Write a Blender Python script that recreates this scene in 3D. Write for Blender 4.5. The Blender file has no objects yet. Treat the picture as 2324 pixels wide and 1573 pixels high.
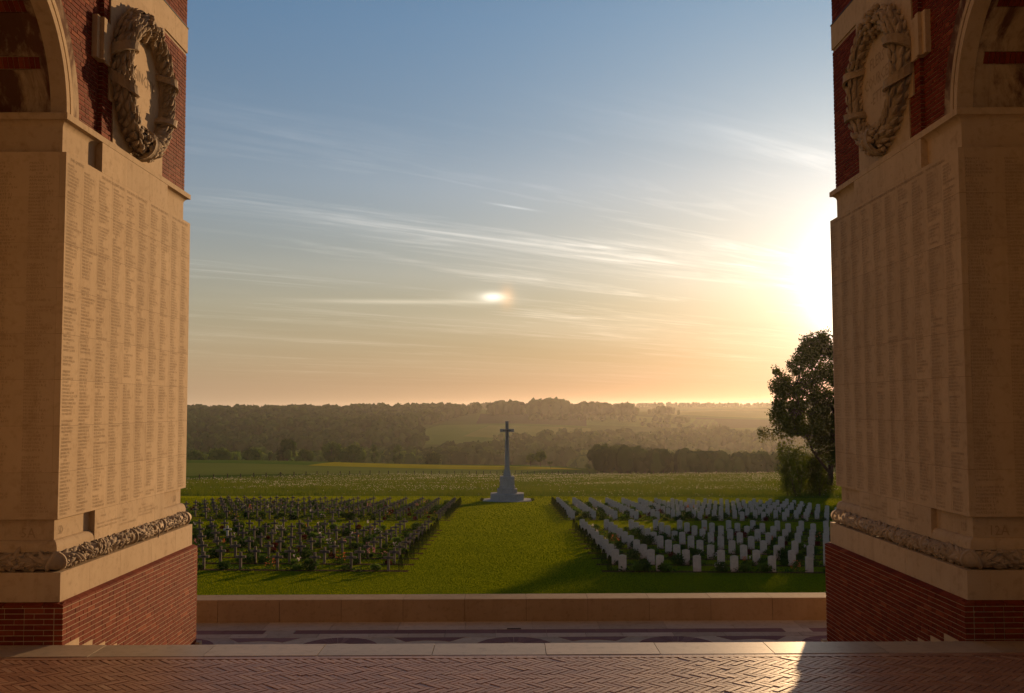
import bpy, bmesh, math, random
import numpy as np
from mathutils import Matrix, Vector
R = math.radians
rnd = random.Random(7)
rng = np.random.default_rng(11)
S = bpy.context.scene
COL = S.collection

# ---------------------------------------------------------------- camera, sky, sun, exposure
SUN_AZ, SUN_EL = 21.1, 6.6            # degrees right of straight ahead (+Y), above the horizon
CAM_Z = 2.78
SKY = 0.100; CLOUD = (5.0, 4.4, 3.8)
cam_d = bpy.data.cameras.new('camera')
cam_d.lens = 35.01; cam_d.sensor_width = 36; cam_d.clip_start = 0.1; cam_d.clip_end = 20000
cam = bpy.data.objects.new('camera', cam_d); COL.objects.link(cam)
PITCH, YAW, ROLL = math.atan(138.5/2260), math.atan(11/2260), R(0.2)
cam.matrix_world = (Matrix.Translation((0, 0, CAM_Z)) @ Matrix.Rotation(-YAW, 4, 'Z')
                    @ Matrix.Rotation(math.pi/2+PITCH, 4, 'X') @ Matrix.Rotation(-ROLL, 4, 'Z'))
S.camera = cam
S.view_settings.view_transform = 'Standard'; S.view_settings.look = 'None'
S.view_settings.gamma = 1; S.view_settings.use_curve_mapping = False
S.view_settings.exposure = 0.10
S.cycles.use_denoising = True
S.cycles.max_bounces = 8; S.cycles.diffuse_bounces = 5; S.cycles.transmission_bounces = 4
S.cycles.transparent_max_bounces = 8; S.cycles.volume_bounces = 0; S.cycles.sample_clamp_indirect = 6
S.cycles.caustics_reflective = False; S.cycles.caustics_refractive = False

sun_dir = Vector((math.sin(R(SUN_AZ))*math.cos(R(SUN_EL)), math.cos(R(SUN_AZ))*math.cos(R(SUN_EL)), math.sin(R(SUN_EL))))
sd = bpy.data.lights.new('sun', 'SUN'); sd.energy = 5.0; sd.angle = R(0.53); sd.color = (1.0, 0.62, 0.31)
sun = bpy.data.objects.new('sun', sd); COL.objects.link(sun)
sun.rotation_euler = sun_dir.to_track_quat('Z', 'Y').to_euler(); sun.location = (40, 100, 60)

W = bpy.data.worlds.new('World'); S.world = W; W.use_nodes = True
class NT:
    """tiny helper to write node trees"""
    def __init__(s, t): s.t = t
    def n(s, kind, **kw):
        nd = s.t.nodes.new(kind)
        for k, v in kw.items():
            if k.startswith('i_'):
                key = k[2:]; key = int(key) if key.isdigit() else key.replace('_', ' ')
                if hasattr(v, 'node') and hasattr(v, 'is_linked'): s.t.links.new(v, nd.inputs[key])
                else: nd.inputs[key].default_value = v
            else: setattr(nd, k, v)
        return nd
    def m(s, op, a, b=0.0, c=None, clamp=False):
        nd = s.n('ShaderNodeMath', operation=op, use_clamp=clamp)
        for i, v in enumerate((a, b) if c is None else (a, b, c)):
            if hasattr(v, 'node'): s.t.links.new(v, nd.inputs[i])
            else: nd.inputs[i].default_value = v
        return nd.outputs[0]
    def v(s, op, a, b=None):
        nd = s.n('ShaderNodeVectorMath', operation=op)
        for i, x in enumerate((a, b)):
            if x is None: continue
            if hasattr(x, 'node'): s.t.links.new(x, nd.inputs[i])
            else: nd.inputs[i].default_value = x
        return nd.outputs['Value'] if op in ('DOT_PRODUCT', 'LENGTH', 'DISTANCE') else nd.outputs[0]
    def mix(s, f, a, b, mode='MIX'):
        nd = s.n('ShaderNodeMix', data_type='RGBA', blend_type=mode)
        for k, x in ((0, f), (6, a), (7, b)):
            if hasattr(x, 'node'): s.t.links.new(x, nd.inputs[k])
            else: nd.inputs[k].default_value = x if k == 0 else (tuple(x)+(1,) if len(x) == 3 else x)
        return nd.outputs[2]
    def ramp(s, f, stops, interp='LINEAR'):
        nd = s.n('ShaderNodeValToRGB'); cr = nd.color_ramp; cr.interpolation = interp
        while len(cr.elements) < len(stops): cr.elements.new(0.5)
        for e, (p, c) in zip(cr.elements, stops):
            e.position = p; e.color = (c, c, c, 1) if not hasattr(c, '__len__') else tuple(c)+(1,)
        s.t.links.new(f, nd.inputs[0]); return nd.outputs[0]
    def noise(s, vec, scale, detail=4, rough=0.55, dim='3D', dist=0.0):
        nd = s.n('ShaderNodeTexNoise', noise_dimensions=dim, i_Scale=scale, i_Detail=detail, i_Roughness=rough, i_Distortion=dist)
        if vec is not None: s.t.links.new(vec, nd.inputs['Vector'])
        return nd.outputs['Fac']

def world_sky():
    t = NT(W.node_tree); W.node_tree.nodes.clear()
    sky = t.n('ShaderNodeTexSky', sky_type='NISHITA', sun_disc=False, sun_elevation=R(SUN_EL), sun_rotation=R(SUN_AZ),
              altitude=150.0, air_density=1.0, dust_density=0.55, ozone_density=3.0)
    d = t.n('ShaderNodeTexCoord').outputs['Generated']
    sep = t.n('ShaderNodeSeparateXYZ', i_0=d); X, Y, Z = sep.outputs
    def grey(f): return t.n('ShaderNodeCombineColor', i_0=f, i_1=f, i_2=f).outputs[0]
    def addc(col, fac, rgb): return t.mix(1.0, col, t.v('MULTIPLY', grey(fac), rgb), 'ADD')
    cosg = t.m('MAXIMUM', t.v('DOT_PRODUCT', t.v('NORMALIZE', d), tuple(sun_dir)), 0.0)
    # cirrus: a thin sheet of ice cloud far overhead, combed into streaks along one bearing
    zz = t.m('MAXIMUM', t.m('ADD', Z, 0.02), 0.02)
    px, py = t.m('DIVIDE', X, zz), t.m('DIVIDE', Y, zz)
    c, s_ = math.cos(R(37)), math.sin(R(37))
    along = t.m('ADD', t.m('MULTIPLY', px, c), t.m('MULTIPLY', py, s_))
    across = t.m('SUBTRACT', t.m('MULTIPLY', py, c), t.m('MULTIPLY', px, s_))
    def comb(ka, kc, o): return t.n('ShaderNodeCombineXYZ', i_0=t.m('MULTIPLY', along, ka), i_1=t.m('MULTIPLY', across, kc), i_2=o).outputs[0]
    wide = t.noise(comb(0.22, 1.05, 3.7), 1.0, 8, 0.62, dist=0.9)
    fine = t.noise(comb(0.8, 5.5, 9.1), 1.0, 7, 0.66, dist=1.2)
    soft = t.noise(comb(0.10, 0.28, 1.3), 1.0, 3, 0.5)
    streak = t.ramp(t.m('ADD', t.m('MULTIPLY', wide, 0.64), t.m('MULTIPLY', fine, 0.36)), [(0.50, 0.0), (0.565, 0.25), (0.67, 1.0)])
    broken = t.ramp(t.noise(comb(0.55, 1.3, 5.5), 1.0, 4, 0.6, dist=0.5), [(0.36, 0.35), (0.60, 1.0)])
    streak = t.m('MULTIPLY', streak, broken)
    veil = t.ramp(soft, [(0.36, 0.0), (0.66, 1.0)])
    band = t.ramp(Z, [(0.015, 0.0), (0.07, 0.7), (0.13, 1.0), (0.22, 0.75), (0.32, 0.0)])
    f = t.m('MULTIPLY', t.m('ADD', t.m('MULTIPLY', streak, t.m('ADD', 0.55, t.m('MULTIPLY', veil, 0.6))), t.m('MULTIPLY', veil, 0.26)), band)
    lit = t.m('ADD', 0.30, t.m('MULTIPLY', t.m('POWER', cosg, 6.0), 1.0))
    # low dusty air warms and dims the sky towards the horizon, alike all round
    tint = t.ramp(Z, [(0.0, (.16, .10, .055)), (.025, (.20, .13, .075)), (.10, (.50, .41, .30)), (.22, (.86, .82, .78)), (.37, (.92, 1.05, 1.06)), (1.0, (.95, 1.05, 1.06))])
    base = t.mix(1.0, sky.outputs[0], tint, 'MULTIPLY')
    base = addc(base, t.m('POWER', 2.718, t.m('MULTIPLY', t.m('ABSOLUTE', Z), -6.5)), (3.9, 2.75, 1.75))
    col = addc(base, t.m('MULTIPLY', f, lit), CLOUD)
    # bright ice-cloud aureole round the hidden sun
    col = addc(col, t.m('POWER', cosg, 900.0), (40., 38., 34.))
    col = addc(col, t.m('POWER', cosg, 150.0), (2.8, 3.0, 3.2))
    col = addc(col, t.m('POWER', cosg, 24.0), (0.30, 0.36, 0.45))
    # the sun dog: 22 degrees to the left of the sun at the same height, red edge towards the sun
    azd = SUN_AZ-21.9; dz0 = math.sin(R(6.35))
    def blob(off_az, wa, wz, off_z=0.0, shear=0.0):
        a = R(azd+off_az)
        dx = t.m('SUBTRACT', t.m('MULTIPLY', X, math.cos(a)), t.m('MULTIPLY', Y, math.sin(a)))
        dz = t.m('ADD', t.m('SUBTRACT', Z, dz0+off_z), t.m('MULTIPLY', dx, shear))
        q = t.m('ADD', t.m('POWER', t.m('ABSOLUTE', t.m('DIVIDE', dx, wa)), 2.0), t.m('POWER', t.m('ABSOLUTE', t.m('DIVIDE', dz, wz)), 2.0))
        return t.m('MULTIPLY', t.m('POWER', 2.718, t.m('MULTIPLY', q, -1.0)), t.m('GREATER_THAN', Y, 0.0))
    col = addc(col, blob(0.0, 0.0105, 0.0042), (8., 7.4, 6.2))
    col = addc(col, blob(-0.5, 0.028, 0.007), (1.5, 1.35, 1.1))
    col = addc(col, blob(0.80, 0.007, 0.010), (2.6, 0.9, 0.0))
    col = addc(col, t.m('MULTIPLY', blob(-5.0, 0.085, 0.0022, -0.0050), t.m('ADD', 0.4, fine)), (2.2, 1.9, 1.5))
    col = addc(col, blob(0.40-azd, 0.020, 0.00095, 0.199-dz0, 0.16), (1.9, 1.8, 1.7))      # a short contrail
    bg = t.n('ShaderNodeBackground', i_Color=col, i_Strength=SKY)
    out = t.n('ShaderNodeOutputWorld'); W.node_tree.links.new(bg.outputs[0], out.inputs[0])
world_sky()

# ---------------------------------------------------------------- helpers
def link(o, parent=None):
    COL.objects.link(o)
    if parent is not None: o.parent = parent
    return o
def tag(o, label=None, cat=None, group=None, kind=None):
    if label: o['label'] = label
    if cat: o['category'] = cat
    if group: o['group'] = group
    if kind: o['kind'] = kind
    return o
def empty(name, loc=(0, 0, 0)):
    o = bpy.data.objects.new(name, None); o.location = loc; o.empty_display_size = 0.2
    return link(o)
def obj(name, me, mat=None, parent=None, smooth=False):
    if mat is not None and not me.materials: me.materials.append(mat)
    if smooth: me.polygons.foreach_set('use_smooth', [True]*len(me.polygons))
    return link(bpy.data.objects.new(name, me), parent)
def mesh_np(name, V, F):
    """V (n,3); F (m,k) all faces with k corners"""
    me = bpy.data.meshes.new(name); V = np.asarray(V, np.float32); F = np.asarray(F, np.int32)
    me.vertices.add(len(V)); me.vertices.foreach_set('co', V.ravel())
    k = F.shape[1]; me.loops.add(F.size); me.loops.foreach_set('vertex_index', F.ravel())
    me.polygons.add(len(F)); me.polygons.foreach_set('loop_start', np.arange(0, F.size, k, dtype=np.int32))
    me.update(calc_edges=True); return me
BOXF = [(0, 3, 2, 1), (4, 5, 6, 7), (0, 1, 5, 4), (1, 2, 6, 5), (2, 3, 7, 6), (3, 0, 4, 7)]
class MB:
    def __init__(s): s.V = []; s.F = []
    def add(s, V, F):
        b = len(s.V); s.V += [tuple(v) for v in V]; s.F += [tuple(i+b for i in f) for f in F]; return s
    def box(s, x0, x1, y0, y1, z0, z1):
        if x0 > x1: x0, x1 = x1, x0
        return s.add([(x0, y0, z0), (x1, y0, z0), (x1, y1, z0), (x0, y1, z0), (x0, y0, z1), (x1, y0, z1), (x1, y1, z1), (x0, y1, z1)], BOXF)
    def tube(s, P, rad, n=8, cap=True):
        P = [Vector(p) for p in P]; b = len(s.V); up = Vector((0.31, 0.17, 0.93))
        for i, p in enumerate(P):
            t = (P[min(i+1, len(P)-1)]-P[max(i-1, 0)]).normalized()
            u = t.cross(up).normalized(); w = t.cross(u)
            r = rad[i] if hasattr(rad, '__len__') else rad
            s.V += [tuple(p+u*(r*math.cos(2*math.pi*k/n))+w*(r*math.sin(2*math.pi*k/n))) for k in range(n)]
        for i in range(len(P)-1):
            for k in range(n):
                s.F.append((b+i*n+k, b+i*n+(k+1) % n, b+(i+1)*n+(k+1) % n, b+(i+1)*n+k))
        if cap:
            s.F.append(tuple(b+k for k in range(n-1, -1, -1))); s.F.append(tuple(b+(len(P)-1)*n+k for k in range(n)))
        return s
    def prism(s, pts, z0, z1):
        """pts: (x, y) counter-clockwise"""
        n = len(pts); b = len(s.V)
        s.V += [(x, y, z0) for x, y in pts]+[(x, y, z1) for x, y in pts]
        s.F.append(tuple(b+i for i in range(n-1, -1, -1))); s.F.append(tuple(b+n+i for i in range(n)))
        for i in range(n): s.F.append((b+i, b+(i+1) % n, b+n+(i+1) % n, b+n+i))
        return s
    def mesh(s, name):
        me = bpy.data.meshes.new(name); me.from_pydata(s.V, [], s.F); me.update(); return me
    def build(s, name, mat, parent=None, smooth=False): return obj(name, s.mesh(name), mat, parent, smooth)

# pixel of the photograph at 2324 x 1573 -> point at forward distance Y / on ground
_R3 = cam.matrix_world.to_3x3()
def ray(px, py): return _R3 @ Vector((px-1162, -(py-786.5), -2260.0))
def at(px, py, Y):
    d = ray(px, py); return Vector((0, 0, CAM_Z))+d*(Y/d.y)

# ---------------------------------------------------------------- materials
def mat_base(name):
    m = bpy.data.materials.new(name); m.use_nodes = True; m.node_tree.nodes.clear(); t = NT(m.node_tree)
    out = t.n('ShaderNodeOutputMaterial'); return m, t, out
def finish(t, out, col, rough=0.85, bump=None, bstr=0.3, bdist=0.01, spec=0.05, metal=0.0):
    p = t.n('ShaderNodeBsdfPrincipled'); L = t.t.links.new
    for k, v in (('Base Color', col), ('Roughness', rough), ('Specular IOR Level', spec), ('Metallic', metal)):
        if hasattr(v, 'node'): L(v, p.inputs[k])
        else: p.inputs[k].default_value = tuple(v)+(1,) if hasattr(v, '__len__') else v
    if bump is not None:
        b = t.n('ShaderNodeBump', i_Strength=bstr, i_Distance=bdist, i_Height=bump); L(b.outputs[0], p.inputs['Normal'])
    L(p.outputs[0], out.inputs[0]); return p
def rand_piece(t):
    """a random number for each loose piece and each object"""
    a = t.n('ShaderNodeNewGeometry').outputs['Random Per Island']; b = t.n('ShaderNodeObjectInfo').outputs['Random']
    return t.m('FRACT', t.m('ADD', a, b))
def pos(t): return t.n('ShaderNodeNewGeometry').outputs['Position']

def m_stone(name, base, dark, warm, piece=0.10, stain=0.0, rough=0.85):
    m, t, out = mat_base(name); P = pos(t)
    r = rand_piece(t)
    n1 = t.noise(P, 1.3, 6, 0.6); n2 = t.noise(P, 9.0, 6, 0.65); n3 = t.noise(P, 70.0, 3, 0.6)
    c = t.mix(t.ramp(n1, [(0.35, 0.0), (0.68, 1.0)]), base, warm)
    c = t.mix(t.m('MULTIPLY', t.ramp(n2, [(0.52, 0.0), (0.75, 1.0)]), 0.55), c, dark)
    pits = t.ramp(n3, [(0.30, 1.0), (0.38, 0.0)])
    c = t.mix(t.m('MULTIPLY', pits, 0.35), c, dark)
    sk = t.ramp(t.noise(t.v('MULTIPLY', P, (5.0, 5.0, 0.35)), 1.0, 5, 0.6), [(0.50, 0.0), (0.78, 1.0)])
    c = t.mix(t.m('MULTIPLY', sk, 0.30), c, dark)
    if stain > 0:
        sv = t.v('MULTIPLY', P, (1.0, 1.0, 0.55))
        s1 = t.ramp(t.noise(sv, 1.7, 7, 0.68, dist=0.5), [(0.44, 0.0), (0.56, 1.0)])
        c = t.mix(t.m('MULTIPLY', s1, stain), c, (0.085, 0.028, 0.013))
    k = t.m('ADD', 1.0-piece, t.m('MULTIPLY', r, 2*piece))
    c = t.mix(1.0, c, t.n('ShaderNodeCombineColor', i_0=k, i_1=k, i_2=k).outputs[0], 'MULTIPLY')
    finish(t, out, c, rough, t.m('ADD', t.m('MULTIPLY', n2, 0.5), n3), 0.35, 0.004, 0.4 if rough < 0.6 else 0.05)
    return m
def m_brick(name, a, b, c3, rough=0.8, gloss_noise=False, spec=0.05):
    m, t, out = mat_base(name); P = pos(t); r = rand_piece(t)
    r2 = t.m('FRACT', t.m('MULTIPLY', r, 7.31))
    c = t.mix(t.ramp(r, [(0.0, 0.0), (1.0, 1.0)]), a, b)
    c = t.mix(t.ramp(r2, [(0.86, 0.0), (0.99, 0.8)]), c, c3)
    n = t.noise(P, 40.0, 5, 0.65); n2 = t.noise(P, 3.0, 4, 0.6)
    c = t.mix(t.m('MULTIPLY', t.ramp(n, [(0.45, 0.0), (0.8, 1.0)]), 0.35), c, tuple(x*0.45 for x in a))
    c = t.mix(t.m('MULTIPLY', t.ramp(n2, [(0.50, 0.0), (0.75, 1.0)]), 0.3), c, tuple(x*1.35 for x in b))
    rr = t.m('ADD', rough, t.m('MULTIPLY', t.m('SUBTRACT', n, 0.5), 0.35)) if gloss_noise else rough
    finish(t, out, c, rr, n, 0.4, 0.004, spec)
    return m
def m_plain(name, col, var=0.25, scale=6.0, rough=0.8, bump=0.2, bdist=0.01, metal=0.0, spec=0.05):
    m, t, out = mat_base(name); P = pos(t); n = t.noise(P, scale, 6, 0.62)
    c = t.mix(t.ramp(n, [(0.3, 0.0), (0.7, 1.0)]), tuple(x*(1-var) for x in col), tuple(min(1, x*(1+var)) for x in col))
    finish(t, out, c, rough, n, bump, bdist, spec, metal); return m
def m_leaf(name, col, col2, trans=0.5, var_scale=0.6, tcol=None):
    """leaf or blade: diffuse front, light shining through from behind; colour differs from clump to clump"""
    m, t, out = mat_base(name); P = pos(t); r = rand_piece(t)
    n = t.noise(P, var_scale, 4, 0.6)
    f = t.m('ADD', t.m('MULTIPLY', n, 0.7), t.m('MULTIPLY', r, 0.45))
    c = t.mix(t.ramp(f, [(0.32, 0.0), (0.78, 1.0)]), col, col2)
    tc = c if tcol is None else t.mix(1.0, c, tcol, 'MULTIPLY')
    d = t.n('ShaderNodeBsdfDiffuse', i_Color=c); tr = t.n('ShaderNodeBsdfTranslucent', i_Color=tc)
    mx = t.n('ShaderNodeMixShader', i_0=trans); L = t.t.links.new
    L(d.outputs[0], mx.inputs[1]); L(tr.outputs[0], mx.inputs[2]); L(mx.outputs[0], out.inputs[0]); return m
def m_ground(name, a, b, c3, s1=0.08, s2=1.5, s3=18.0, bump=0.6, bdist=0.03):
    m, t, out = mat_base(name); P = pos(t)
    n1, n2, n3 = t.noise(P, s1, 5, 0.6), t.noise(P, s2, 6, 0.65), t.noise(P, s3, 5, 0.7)
    c = t.mix(t.ramp(n1, [(0.35, 0.0), (0.65, 1.0)]), a, b)
    c = t.mix(t.m('MULTIPLY', t.ramp(n2, [(0.42, 0.0), (0.7, 1.0)]), 0.55), c, c3)
    k = t.m('ADD', 0.6, t.m('MULTIPLY', n3, 0.8))
    c = t.mix(1.0, c, t.n('ShaderNodeCombineColor', i_0=k, i_1=k, i_2=k).outputs[0], 'MULTIPLY')
    b = t.n('ShaderNodeBump', i_Strength=bump, i_Distance=bdist, i_Height=t.m('ADD', n2, n3)); df = t.n('ShaderNodeBsdfDiffuse', i_Color=c, i_Normal=b.outputs[0])
    t.t.links.new(df.outputs[0], out.inputs[0]); return m
def m_headstone():
    m, t, out = mat_base('headstone_stone'); P = t.n('ShaderNodeTexCoord').outputs['Object']
    z = t.n('ShaderNodeSeparateXYZ', i_0=P).outputs[2]; W_ = pos(t)
    n = t.noise(W_, 7.0, 5, 0.65); n2 = t.noise(W_, 60.0, 3, 0.6)
    c = t.mix(t.ramp(n, [(0.35, 0.0), (0.7, 1.0)]), (0.42, 0.38, 0.33), (0.55, 0.505, 0.445))
    soil = t.m('SUBTRACT', 1.0, t.m('MULTIPLY', t.m('ADD', z, t.m('MULTIPLY', t.m('SUBTRACT', n, 0.5), 0.35)), 4.2), clamp=True)
    c = t.mix(t.m('MULTIPLY', soil, 0.65), c, (0.36, 0.20, 0.13))
    finish(t, out, c, 0.85, n2, 0.25, 0.004); return m

M = {}
M['stone'] = m_stone('limestone', (0.500, 0.376, 0.237), (0.270, 0.179, 0.099), (0.550, 0.423, 0.275), 0.06)
M['panel'] = m_stone('name_panel_stone', (0.520, 0.390, 0.245), (0.360, 0.249, 0.142), (0.560, 0.428, 0.275), 0.05)
M['stained'] = m_stone('stained_limestone', (0.40, 0.30, 0.19), (0.16, 0.10, 0.06), (0.46, 0.36, 0.24), 0.08, 0.9)
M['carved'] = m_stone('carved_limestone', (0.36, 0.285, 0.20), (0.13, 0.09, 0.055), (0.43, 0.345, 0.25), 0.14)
M['carved_deep'] = m_stone('carved_ground', (0.24, 0.17, 0.11), (0.09, 0.06, 0.04), (0.30, 0.22, 0.14), 0.05)
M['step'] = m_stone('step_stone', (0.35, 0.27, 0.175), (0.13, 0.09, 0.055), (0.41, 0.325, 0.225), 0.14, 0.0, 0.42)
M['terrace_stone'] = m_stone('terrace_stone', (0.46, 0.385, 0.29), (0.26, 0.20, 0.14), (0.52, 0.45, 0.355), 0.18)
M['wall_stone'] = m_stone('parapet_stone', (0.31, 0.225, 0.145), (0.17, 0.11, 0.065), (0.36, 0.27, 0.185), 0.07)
M['brick'] = m_brick('red_brick', (0.135, 0.024, 0.010), (0.195, 0.037, 0.014), (0.29, 0.080, 0.034))
M['mortar'] = m_plain('mortar', (0.43, 0.33, 0.22), 0.15, 30)
M['joint'] = m_plain('fine_joint', (0.16, 0.11, 0.07), 0.2, 30)
M['paver'] = m_brick('paving_brick', (0.265, 0.132, 0.074), (0.36, 0.19, 0.112), (0.43, 0.27, 0.17), 0.42, True, 0.35)
M['paver_joint'] = m_plain('paving_joint', (0.085, 0.050, 0.032), 0.3, 40)
M['purple'] = m_brick('terrace_brick', (0.20, 0.115, 0.11), (0.25, 0.15, 0.14), (0.29, 0.19, 0.175))
M['letter'] = m_plain('lettering', (0.275, 0.192, 0.112), 0.2, 50)
M['letter_soft'] = m_plain('lettering_pale', (0.35, 0.255, 0.155), 0.2, 50)  # paler lettering, closer in tone to the stone behind it
M['headstone'] = m_headstone()
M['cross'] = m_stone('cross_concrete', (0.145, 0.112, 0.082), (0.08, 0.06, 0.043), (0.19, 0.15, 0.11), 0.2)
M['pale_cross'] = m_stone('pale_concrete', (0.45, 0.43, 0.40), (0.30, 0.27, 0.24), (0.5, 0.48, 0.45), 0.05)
M['plate'] = m_plain('name_plate', (0.07, 0.07, 0.075), 0.3, 30, 0.5)
M['white_stone'] = m_stone('monument_stone', (0.34, 0.32, 0.29), (0.17, 0.155, 0.135), (0.40, 0.38, 0.35), 0.07)
M['bronze'] = m_plain('bronze', (0.045, 0.035, 0.025), 0.3, 8, 0.55, metal=0.4)
M['soil'] = m_ground('bed_soil', (0.060, 0.034, 0.022), (0.085, 0.048, 0.03), (0.04, 0.024, 0.016), 0.6, 5, 30)
M['lawn'] = m_ground('lawn_turf', (0.080, 0.115, 0.004), (0.105, 0.140, 0.005), (0.06, 0.092, 0.003), 0.10, 2.2, 26, 0.8, 0.03)
M['ground'] = m_ground('pasture', (0.060, 0.105, 0.010), (0.080, 0.125, 0.013), (0.048, 0.085, 0.009), 0.02, 0.35, 6)
M['field_green'] = m_ground('green_crop', (0.085, 0.145, 0.016), (0.11, 0.17, 0.02), (0.07, 0.12, 0.013), 0.01, 0.08, 2)
M['field_pale'] = m_ground('pale_crop', (0.14, 0.165, 0.030), (0.18, 0.20, 0.036), (0.12, 0.145, 0.026), 0.01, 0.08, 2)
M['field_yellow'] = m_ground('yellow_crop', (0.34, 0.27, 0.012), (0.42, 0.34, 0.015), (0.24, 0.21, 0.012), 0.02, 0.2, 2)
M['field_dark'] = m_ground('dark_crop', (0.045, 0.058, 0.018), (0.055, 0.068, 0.02), (0.038, 0.048, 0.015), 0.01, 0.1, 2)
M['blade'] = m_leaf('grass_blade', (0.165, 0.205, 0.004), (0.245, 0.275, 0.005), 0.58, 0.25, (1.0, 0.92, 0.4))
M['meadow'] = m_leaf('meadow_blade', (0.060, 0.110, 0.008), (0.14, 0.165, 0.022), 0.45, 0.09, (1.0, 0.9, 0.5))
M['seed'] = m_leaf('seed_head', (0.40, 0.36, 0.26), (0.55, 0.50, 0.38), 0.4, 0.1)
M['leaf_tree'] = m_leaf('tree_leaf', (0.036, 0.062, 0.006), (0.085, 0.110, 0.010), 0.45, 0.5, (1.0, 0.8, 0.3))
M['leaf_light'] = m_leaf('sapling_leaf', (0.048, 0.088, 0.008), (0.095, 0.135, 0.013), 0.45, 0.7, (1.0, 0.9, 0.35))
M['leaf_wood'] = m_leaf('wood_leaf', (0.020, 0.052, 0.006), (0.062, 0.115, 0.012), 0.15, 0.03)
M['leaf_valley'] = m_leaf('valley_leaf', (0.045, 0.100, 0.010), (0.130, 0.195, 0.020), 0.25, 0.04)
M['leaf_bed'] = m_leaf('bedding_leaf', (0.030, 0.058, 0.014), (0.060, 0.105, 0.022), 0.45, 3.0)
M['leaf_lime'] = m_leaf('bright_leaf', (0.075, 0.13, 0.020), (0.12, 0.19, 0.030), 0.5, 3.0)
M['leaf_red'] = m_leaf('dark_red_leaf', (0.075, 0.012, 0.012), (0.14, 0.024, 0.020), 0.4, 3.0)
M['leaf_yew'] = m_leaf('yew_leaf', (0.020, 0.034, 0.010), (0.045, 0.060, 0.016), 0.2, 3.0)
M['petal_pink'] = m_leaf('pink_petal', (0.45, 0.16, 0.18), (0.60, 0.28, 0.26), 0.4, 3.0)
M['petal_orange'] = m_leaf('orange_petal', (0.50, 0.12, 0.05), (0.62, 0.22, 0.08), 0.4, 3.0)
M['petal_pale'] = m_leaf('pale_petal', (0.55, 0.48, 0.50), (0.65, 0.55, 0.48), 0.4, 3.0)
M['bark'] = m_plain('bark', (0.050, 0.036, 0.024), 0.4, 9, 0.95, 0.8, 0.03)
M['post'] = m_plain('fence_post', (0.040, 0.030, 0.022), 0.3, 9, 0.9)

# ================================================================ THE SETTING: ground, podium, steps
KNOTS = {
 -0.32: [(128, -8.61), (264, -16.1), (400, -20.3), (520, -23.7), (600, -31), (750, -46), (950, -50), (1150, -44), (1400, -32), (1700, -19), (2000, -9), (2400, -4), (3200, 0), (6000, 4)],
  0.0:  [(128, -8.61), (372, -22.2), (480, -24.8), (540, -28), (650, -42), (850, -50), (1000, -46), (1100, -37), (1500, -24), (2000, -8), (2600, -2), (3500, 3), (6000, 8)],
  0.27: [(128, -8.61), (340, -19.9), (420, -28), (600, -44), (850, -54), (1100, -50), (1300, -40), (1700, -27), (2300, -12), (3000, 0), (4000, 8), (6000, 11)]}
def _prof(k, Y):
    K = KNOTS[k]; return np.interp(Y, [q[0] for q in K], [q[1] for q in K])
def ground_z(X, Y):
    X = np.asarray(X, float); Y = np.asarray(Y, float)
    Yc = np.clip(Y, 20, None); a = np.clip(X/np.maximum(Yc, 60), -0.32, 0.27)
    def pr(k): return (_prof(k, Yc*0.975)+_prof(k, Yc)*2+_prof(k, Yc*1.025))/4
    tl = np.clip(-a/0.32, 0, 1); tr = np.clip(a/0.27, 0, 1)
    sm = lambda t: t*t*(3-2*t)
    far = pr(0.0)*(1-sm(tl)-sm(tr))+pr(-0.32)*sm(tl)+pr(0.27)*sm(tr)
    near = -2.90-0.0446*Yc-0.011*np.clip(X, -45, 45)
    w = sm(np.clip((Yc-118)/20, 0, 1))
    z = near*(1-w)+far*w
    und = np.clip((Yc-700)/600, 0, 1)*(2.2*np.sin(X/190+Y/310)+1.6*np.sin(X/83-Y/140))
    return z+und
def gz(x, y): return float(ground_z(x, y))

def sheet(name, Xs, Ys, off, mat, kind='structure', zfun=ground_z):
    XX, YY = np.meshgrid(Xs, Ys); V = np.c_[XX.ravel(), YY.ravel(), zfun(XX, YY).ravel()+off]
    n = len(Xs); i, j = np.meshgrid(np.arange(n-1), np.arange(len(Ys)-1)); b = (j*n+i).ravel()
    o = obj(name, mesh_np(name, V, np.c_[b, b+1, b+n+1, b+n]), mat, smooth=True); return tag(o, kind=kind)
def terrain():
    Ys = np.r_[-1500, -600, -250, -100, -30, np.arange(0, 150, 6), np.geomspace(150, 6000, 120)]
    A = np.sinh(np.linspace(-2.0, 2.0, 121))*0.42
    w = np.hypot(np.abs(Ys), 150)
    XX = A[None, :]*w[:, None]; YY = np.repeat(Ys[:, None], len(A), 1)
    V = np.c_[XX.ravel(), YY.ravel(), ground_z(XX, YY).ravel()-0.02]
    n = len(A); i, j = np.meshgrid(np.arange(n-1), np.arange(len(Ys)-1)); b = (j*n+i).ravel()
    o = obj('ground', mesh_np('ground', V, np.c_[b, b+1, b+n+1, b+n]), M['ground'], smooth=True); tag(o, kind='structure')
terrain()
LAWN_END = lambda x: 131.0-0.10*x
def lawn():
    Xs = np.linspace(-70, 70, 71); tt = np.linspace(0, 1, 56)
    XX, T = np.meshgrid(Xs, tt); YY = 21+T*(LAWN_END(XX)-21)
    V = np.c_[XX.ravel(), YY.ravel(), ground_z(XX, YY).ravel()+0.01]
    n = len(Xs); i, j = np.meshgrid(np.arange(n-1), np.arange(len(tt)-1)); b = (j*n+i).ravel()
    tag(obj('lawn', mesh_np('lawn', V, np.c_[b, b+1, b+n+1, b+n]), M['lawn'], smooth=True), kind='structure')
lawn()
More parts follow.
